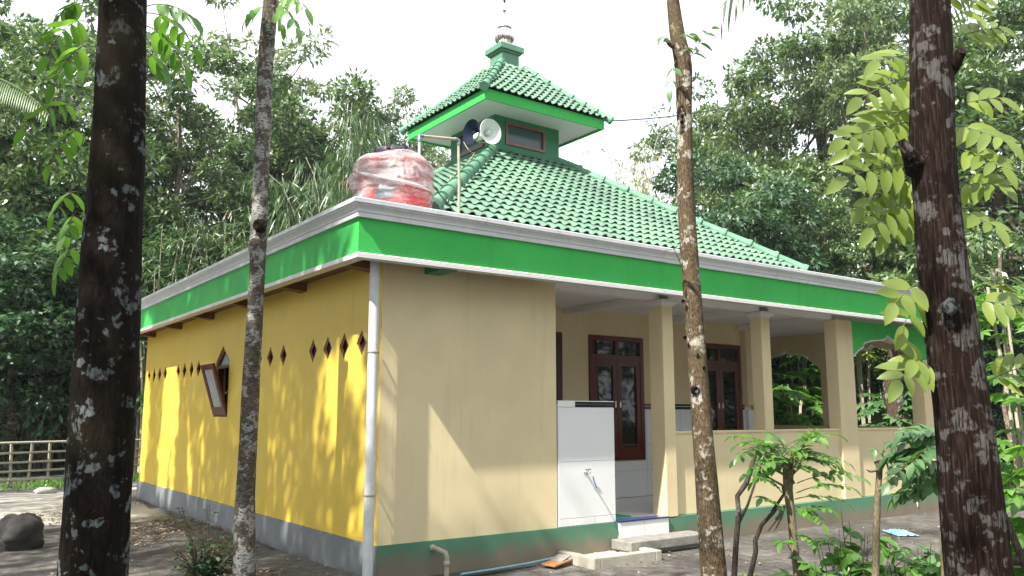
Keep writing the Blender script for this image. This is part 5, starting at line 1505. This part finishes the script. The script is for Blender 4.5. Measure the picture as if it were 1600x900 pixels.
e = empty('leafy_shrub', tuple(at(1475, 900, 5.6)*np.array([1,1,0])), 'bushy shrub with drooping pinnate leaves pressed against the fissured trunk', 'shrub')
mb = MB(); stem_tube(mb, [(1478,905,5.6), (1476,820,5.6), (1470,760,5.6), (1462,720,5.6)], [.03, .026, .02, .014]); mb.build('stem', M['stem'], e)
F_ = []
for i in range(22):
    cx, cy = 1465+rg.uniform(-10, 20), 705+rg.uniform(-25, 60)
    a = rg.uniform(PI*.62, PI*1.12); L_ = rg.uniform(45, 95)
    F_.append((cx, cy, 5.6, cx+math.cos(a)*L_, cy-math.sin(a)*L_*.5+10, 5.6+rg.uniform(-.3, .3), 6))
spray(e, fpx(F_), M['leafDull'], M['twigb'], .11, .052, 6, 8, 'foliage', sag=.15, droop=.15, ang=.95)

def low_plant(cx, base, D, n, hgt, wid, label, seed, leafm, L=.115, W=.06, pairs=4, name='young_plant'):
    rg = random.Random(seed)
    p = at(cx, base, D); g_ = np.array([p[0], p[1], 0])
    e = empty(name, (p[0], p[1], 0), label, 'plant')
    mb = MB(); F_ = []
    for i in range(n):
        dx = rg.uniform(-1, 1); tip = g_ + RH*dx*wid + FH*rg.uniform(-.2, .2) + np.array([0,0,hgt*rg.uniform(.55, 1.0)*(1-.25*abs(dx))])
        b0 = g_+RH*dx*wid*.15+np.array([0,0,-.05]); m_ = (b0+tip)/2+RH*dx*.05+np.array([0,0,.06])
        mb.tube([b0, m_, tip], [.007, .005, .002], 6)
        for j in range(rg.randint(2, 4)):
            s0 = m_*(1-j/4)+tip*(j/4); a = rg.uniform(0, 2*PI)
            F_.append((s0, s0+np.array([math.cos(a), math.sin(a), rg.uniform(.1, .7)])*rg.uniform(.12, .24), pairs))
    mb.build('stems', M['twigb'], e)
    spray(e, F_, leafm, M['twig'], L, W, pairs, seed, 'foliage', sag=.3, droop=.1, ang=.9)
    return e
low_plant(1335, 985, 6.4, 15, 1.0, .32, 'low fresh green plant around the foot of the sawn post', 31, M['leafYoung'])
low_plant(1432, 975, 6.3, 14, 1.0, .26, 'fresh green plant between the sawn post and the fissured trunk', 32, M['leafYoung'])
low_plant(1272, 980, 6.2, 9, .70, .2, 'small leafy plant beside the pruned stump', 33, M['leafYoung'])
low_plant(1150, 985, 6.6, 6, .62, .10, 'tiny bright sprout behind the slim brown trunk', 34, M['leafYel'], .07, .02)
low_plant(1462, 860, 8.0, 7, .60, .35, 'drooping seedling on the dark soil behind the sawn post', 35, M['leafDull'], .1, .04)

def stake(name, chains, label, D):
    e = MB()
    for pxs, r in chains:
        stem = [(a, b, D) for a, b in pxs]
        pts = [at(*q) for q in stem]
        if pxs[0][1] >= 895:
            q = pts[0]; dd = (pts[0]-pts[1])/(pts[0][2]-pts[1][2]+1e-9); pts = [q+dd*(-.08-q[2])]+pts; r = [r[0]]+list(r)
        e.tube(pts, r, 9, bump=.2, freq=12)
    return tag(e.build(name, M['stick']), label, 'stick')
stake('forked_stick', [([(1147,905), (1150,850), (1154,800), (1152,775), (1166,755), (1175,730), (1182,704)], [.022, .021, .020, .018, .019, .016, .010]),
                       ([(1154,818), (1168,790), (1178,760), (1188,730), (1200,700)], [.012, .011, .009, .008, .005])], 'dark forked stick standing right of the slim brown trunk', 6.4)
stake('crooked_stick', [([(1171,905), (1181,862), (1180,845), (1190,820), (1204,805), (1214,795)], [.018, .018, .017, .015, .015, .008]),
                        ([(1206,800), (1225,772), (1222,758), (1182,735)], [.012, .010, .008, .004])], 'crooked dark stick leaning against the pruned sapling', 6.2)

# lobed leaf shrubs at the right edge
def lobed(mb, p, d, up, R, rg):
    d = np.asarray(d)/np.linalg.norm(d); s = np.cross(d, up); s /= np.linalg.norm(s); nn = np.cross(s, d)
    for k in range(7):
        a = (k-3)*.62
        leaflet(mb, p, d*math.cos(a)+s*math.sin(a)-nn*.1, nn, R*(1-.07*abs(k-3)), R*.33, rg.uniform(.1, .3), 4)
def lobed_shrub(px, D, z0, z1, n, rad_, label, seed, R=.24, mat='leafYoung'):
    rg = random.Random(seed)
    c = FH*D+RH*((px-800)/1323*D); e = empty('lobed_leaf_shrub', (c[0], c[1], 0), label, 'shrub', 'shrubs at the edge of the yard')
    mb = MB(); lb = MB()
    for j in range(5):
        a = rg.uniform(0, 2*PI); mb.tube([c+np.array([.05*math.cos(a), .05*math.sin(a), -.05]), c+np.array([.2*math.cos(a), .2*math.sin(a), (z0+z1)/2]), c+np.array([.4*rad_*math.cos(a), .4*rad_*math.sin(a), z1])], [.022, .018, .010], 8)
    mb.build('stems', M['bamboo'], e)
    for j in range(n):
        a = rg.uniform(0, 2*PI); r_ = rad_*rg.uniform(.2, 1)
        p = c+np.array([math.cos(a)*r_, math.sin(a)*r_, rg.uniform(z0, z1)])
        lobed(lb, p, (math.cos(a), math.sin(a), rg.uniform(-.5, .1)), (rg.uniform(-.3,.3), rg.uniform(-.3,.3), 1), R*rg.uniform(.7, 1.2), rg)
    lb.build('foliage', M[mat], e)
lobed_shrub(1605, 9.0, 1.0, 3.1, 110, .75, 'lobed leaf shrub right of the fissured trunk, level with the fascia', 51, .22)
lobed_shrub(1640, 6.3, .4, 1.45, 70, .5, 'low lobed leaf shrub above the leaning bamboo stake', 52, .22, 'leafYoung')
lobed_shrub(1250, 21.5, 1.6, 4.2, 120, 1.3, 'bright leaved shrub seen through the end arch', 53, .42)
lobed_shrub(1240, 20.3, 1.4, 2.4, 60, .9, 'low bright shrub below the other one in the end arch', 54, .38)
lobed_shrub(1385, 19.5, 1.4, 2.3, 50, .6, 'pale young shrub framed low in the front arch', 55, .36, 'leafDull')
lobed_shrub(1352, 21.0, 3.0, 4.0, 60, .8, 'yellowish green shrub at the top of the front arch', 56, .32, 'leafYel')
for (px, D, r, h, lb_) in ((1403, 19.0, .26, 4.2, 'thick brown trunk framed in the front arch'), (1448, 21, .06, 6, 'thin pale pole trunk at the right of the front arch'), (1207, 21, .08, 7, 'thin pale trunk at the left of the end arch'),
                         (1222, 22.5, .10, 8, 'pale straight trunk in the end arch behind the bright shrub'), (1468, 20, .05, 6, 'slim white stem beside the fissured trunk'), (1575, 16, .05, 4.5, 'slim white stem at the right edge of the yard'), (1590, 17, .05, 5, 'slim pale stem nearest the right edge')):
    c = FH*D+RH*((px-800)/1323*D); rg = random.Random(px)
    e = empty('slender_trunk_tree', (c[0], c[1], 0), lb_, 'tree', 'bare stems beyond the verandah')
    mb = MB(); mb.tube([(c[0]+rg.uniform(-.12, .12)*(z > 0), c[1]+rg.uniform(-.12, .12)*(z > 0), z) for z in np.linspace(-.1, h, 8)], [r*(1-.05*i) for i in range(8)], 12, bump=.15)
    mb.build('trunk', M['barkdk'] if r > .2 else M['barkbg'], e)
    Q, _ = crown_quads(px, 1.1, 1.8, 12, 60, .22, .09, .4, z0=h-.9)
    link('crown', quads_mesh('crown', Q+np.array([c[0], c[1], 0]), M['leafA']), e)

# dark bush by the yellow wall
rngb = np.random.default_rng(9)
p = at(322, 885, 9.2); e = empty('leafy_bush', (p[0], p[1], 0), 'dark leafy bush growing from the soil beside the slim lichen trunk', 'bush')
mb = MB(); lb = MB(); rg = random.Random(17)
for i in range(56):
    a = rg.uniform(0, 2*PI); r_ = rg.uniform(0, .42); h = rg.uniform(.10, .50) if i > 3 else .74
    b0 = np.array([p[0]+.08*math.cos(a), p[1]+.08*math.sin(a), gz(p[0], p[1])-.03]); t_ = np.array([p[0]+r_*math.cos(a), p[1]+r_*math.sin(a), h])
    mb.tube([b0, (b0+t_)/2+np.array([0,0,.05]), t_], [.007, .005, .003], 5)
    for j in range(11):
        f = rg.uniform(.15, 1); q = b0*(1-f)+t_*f; b = rg.uniform(0, 2*PI)
        leaflet(lb, q, (math.cos(b), math.sin(b), rg.uniform(-.3, .6)), (rg.uniform(-.3,.3), rg.uniform(-.3,.3), 1), rg.uniform(.06, .11), rg.uniform(.03, .05), .2, 4)
mb.build('stems', M['twigb'], e); lb.build('foliage', M['leafB'], e)

# coconut palms: one in the wood at the upper left, one whose frond tip hangs in at the top
def palm_frond(lb, sb, base, d, length, drop, leafL, n=46, leafW=.035):
    d = np.asarray(d, float); d /= np.linalg.norm(d); base = np.asarray(base, float)
    pts = [base + d*length*t + np.array([0,0,-1])*drop*t*t for t in np.linspace(0, 1, 14)]
    sb.tube(pts, [.03*(1-.85*t) for t in np.linspace(0, 1, 14)], 6)
    s = np.cross(d, (0,0,1)); s /= np.linalg.norm(s)
    for k in range(n):
        t = .12+.88*k/n; i = min(12, int(t*13)); f = t*13-i; p = pts[i]*(1-f)+pts[i+1]*f
        dd = pts[i+1]-pts[i]; dd /= np.linalg.norm(dd)
        for sg in (-1, 1):
            q = dd*.55+s*sg*.75+np.array([0,0,-.55])
            leaflet(lb, p, q, (0,0,1), leafL*(.55+.6*math.sin(PI*min(1, t+.12))), leafW, .35, 4)
def palm(x, y, h, fr, label, leafL, lean=(0,0)):
    e = empty('coconut_palm', (x, y, 0), label, 'palm')
    mb = MB(); mb.tube([(x+lean[0]*t*t, y+lean[1]*t*t, -.1+h*t) for t in np.linspace(0, 1, 12)], [.17-.05*t for t in np.linspace(0, 1, 12)], 14); mb.build('trunk', M['barkbg'], e)
    top = np.array([x+lean[0], y+lean[1], h])
    for (az_, el, L_, dr_) in fr:
        lb, sb = MB(), MB(); palm_frond(lb, sb, top, (math.cos(az_)*math.cos(el), math.sin(az_)*math.cos(el), math.sin(el)), L_, dr_, leafL)
        o = lb.build('palm_frond', M['leafPalm'], e); sb.build('midrib', M['twig'], o)
c = FH*24+RH*((-150-800)/1323*24)
palm(c[0], c[1], 11.6, [(k*.74+.2, .35+.25*math.sin(k*2.3), 4.4, 2.6) for k in range(10)], 'coconut palm whose arching fronds enter at the upper left corner', 1.0)
# right palm: trunk beyond the frame, one long frond reaching in overhead
tip = at(1150, 5, 8.5); bx = np.array([9.7, 2.5, 8.2]); 
v = tip-bx; azp = math.atan2(v[1], v[0]); Lh = math.hypot(v[0], v[1])
palm(bx[0], bx[1], 8.2, [(azp, .20, 4.3, 3.0), (azp+.3, .25, 4.2, 2.8)]+[(azp+.7*k, .35, 4.4, 2.4) for k in range(2, 8)], 'coconut palm off to the side with one frond tip hanging at the top', .8)
e = empty('palm_frond_cluster', tuple(at(1190, 900, 9)*np.array([1,1,0])), None, None); bpy.data.objects.remove(e)

# leaf litter
rng = np.random.default_rng(12)
def litter(n, xr, yr, ln, name, cl=1.0):
    P_ = np.stack([rng.uniform(*xr, n*3), rng.uniform(*yr, n*3), np.zeros(n*3)], 1)
    nv = np.array([noise.noise(Vector((p[0]*cl, p[1]*cl, 4.4))) for p in P_]); P_ = P_[nv > .02][:n]
    P_[:, 2] = [gz(p[0], p[1])+.014 for p in P_]
    Q = leaves(rng, P_, np.zeros_like(P_), ln, ln*.42, 0, 1.0, .5)
    Q[:, :, 2] = P_[:, None, 2] + np.abs(Q[:, :, 2]-P_[:, None, 2])*.28
    return tag(link(name, quads_mesh(name, Q, M['leafDry'])), kind='stuff')
litter(1500, (2.0, 3.95), (8.2, 18), .085, 'leaf_litter')
litter(2600, (-3, 15), (4.5, 20), .075, 'scattered_dry_leaves', .6)
mb = MB()
for i in range(900):
    x, y = rng.uniform(1.5, 15.5), rng.uniform(5.0, 19)
    if X0-.1 < x < X1+.1 and y > 7.65: x = rng.uniform(1.2, 3.8)
    s = rng.uniform(.006, .022); z = gz(x, y)
    a = [rng.normal(0, 1, 3) for _ in range(4)]; a = [v/np.linalg.norm(v)*s for v in a]
    mb.add([(x+v[0], y+v[1], z+.004+abs(v[2])*.7) for v in a], [(0,1,2), (0,2,3), (0,3,1), (1,3,2)])
tag(mb.build('gravel_grit', M['rubble']), kind='stuff')
# low green growth at the foot of the fence and the right edge
def tuft(n, xr, yr, name, ln=.12, mat='leafYoung'):
    P_ = np.stack([rng.uniform(*xr, n*2), rng.uniform(*yr, n*2), np.zeros(n*2)], 1)
    nv = np.array([noise.noise(Vector((p[0]*.8, p[1]*.8, 9))) for p in P_]); P_ = P_[nv > .05][:n]
    P_[:, 2] = [gz(p[0], p[1]) for p in P_]
    return tag(link(name, quads_mesh(name, leaves(rng, P_+np.array([0,0,.02]), np.tile([0,0,1.1], (len(P_), 1)), ln, ln*.3, -.3, .5), M[mat])), kind='stuff')
tuft(5000, (-5, 9), (21.7, 25.5), 'ground_cover')
tuft(9000, (16, 26), (4, 18), 'grass', .16)
bpy.context.view_layer.update()
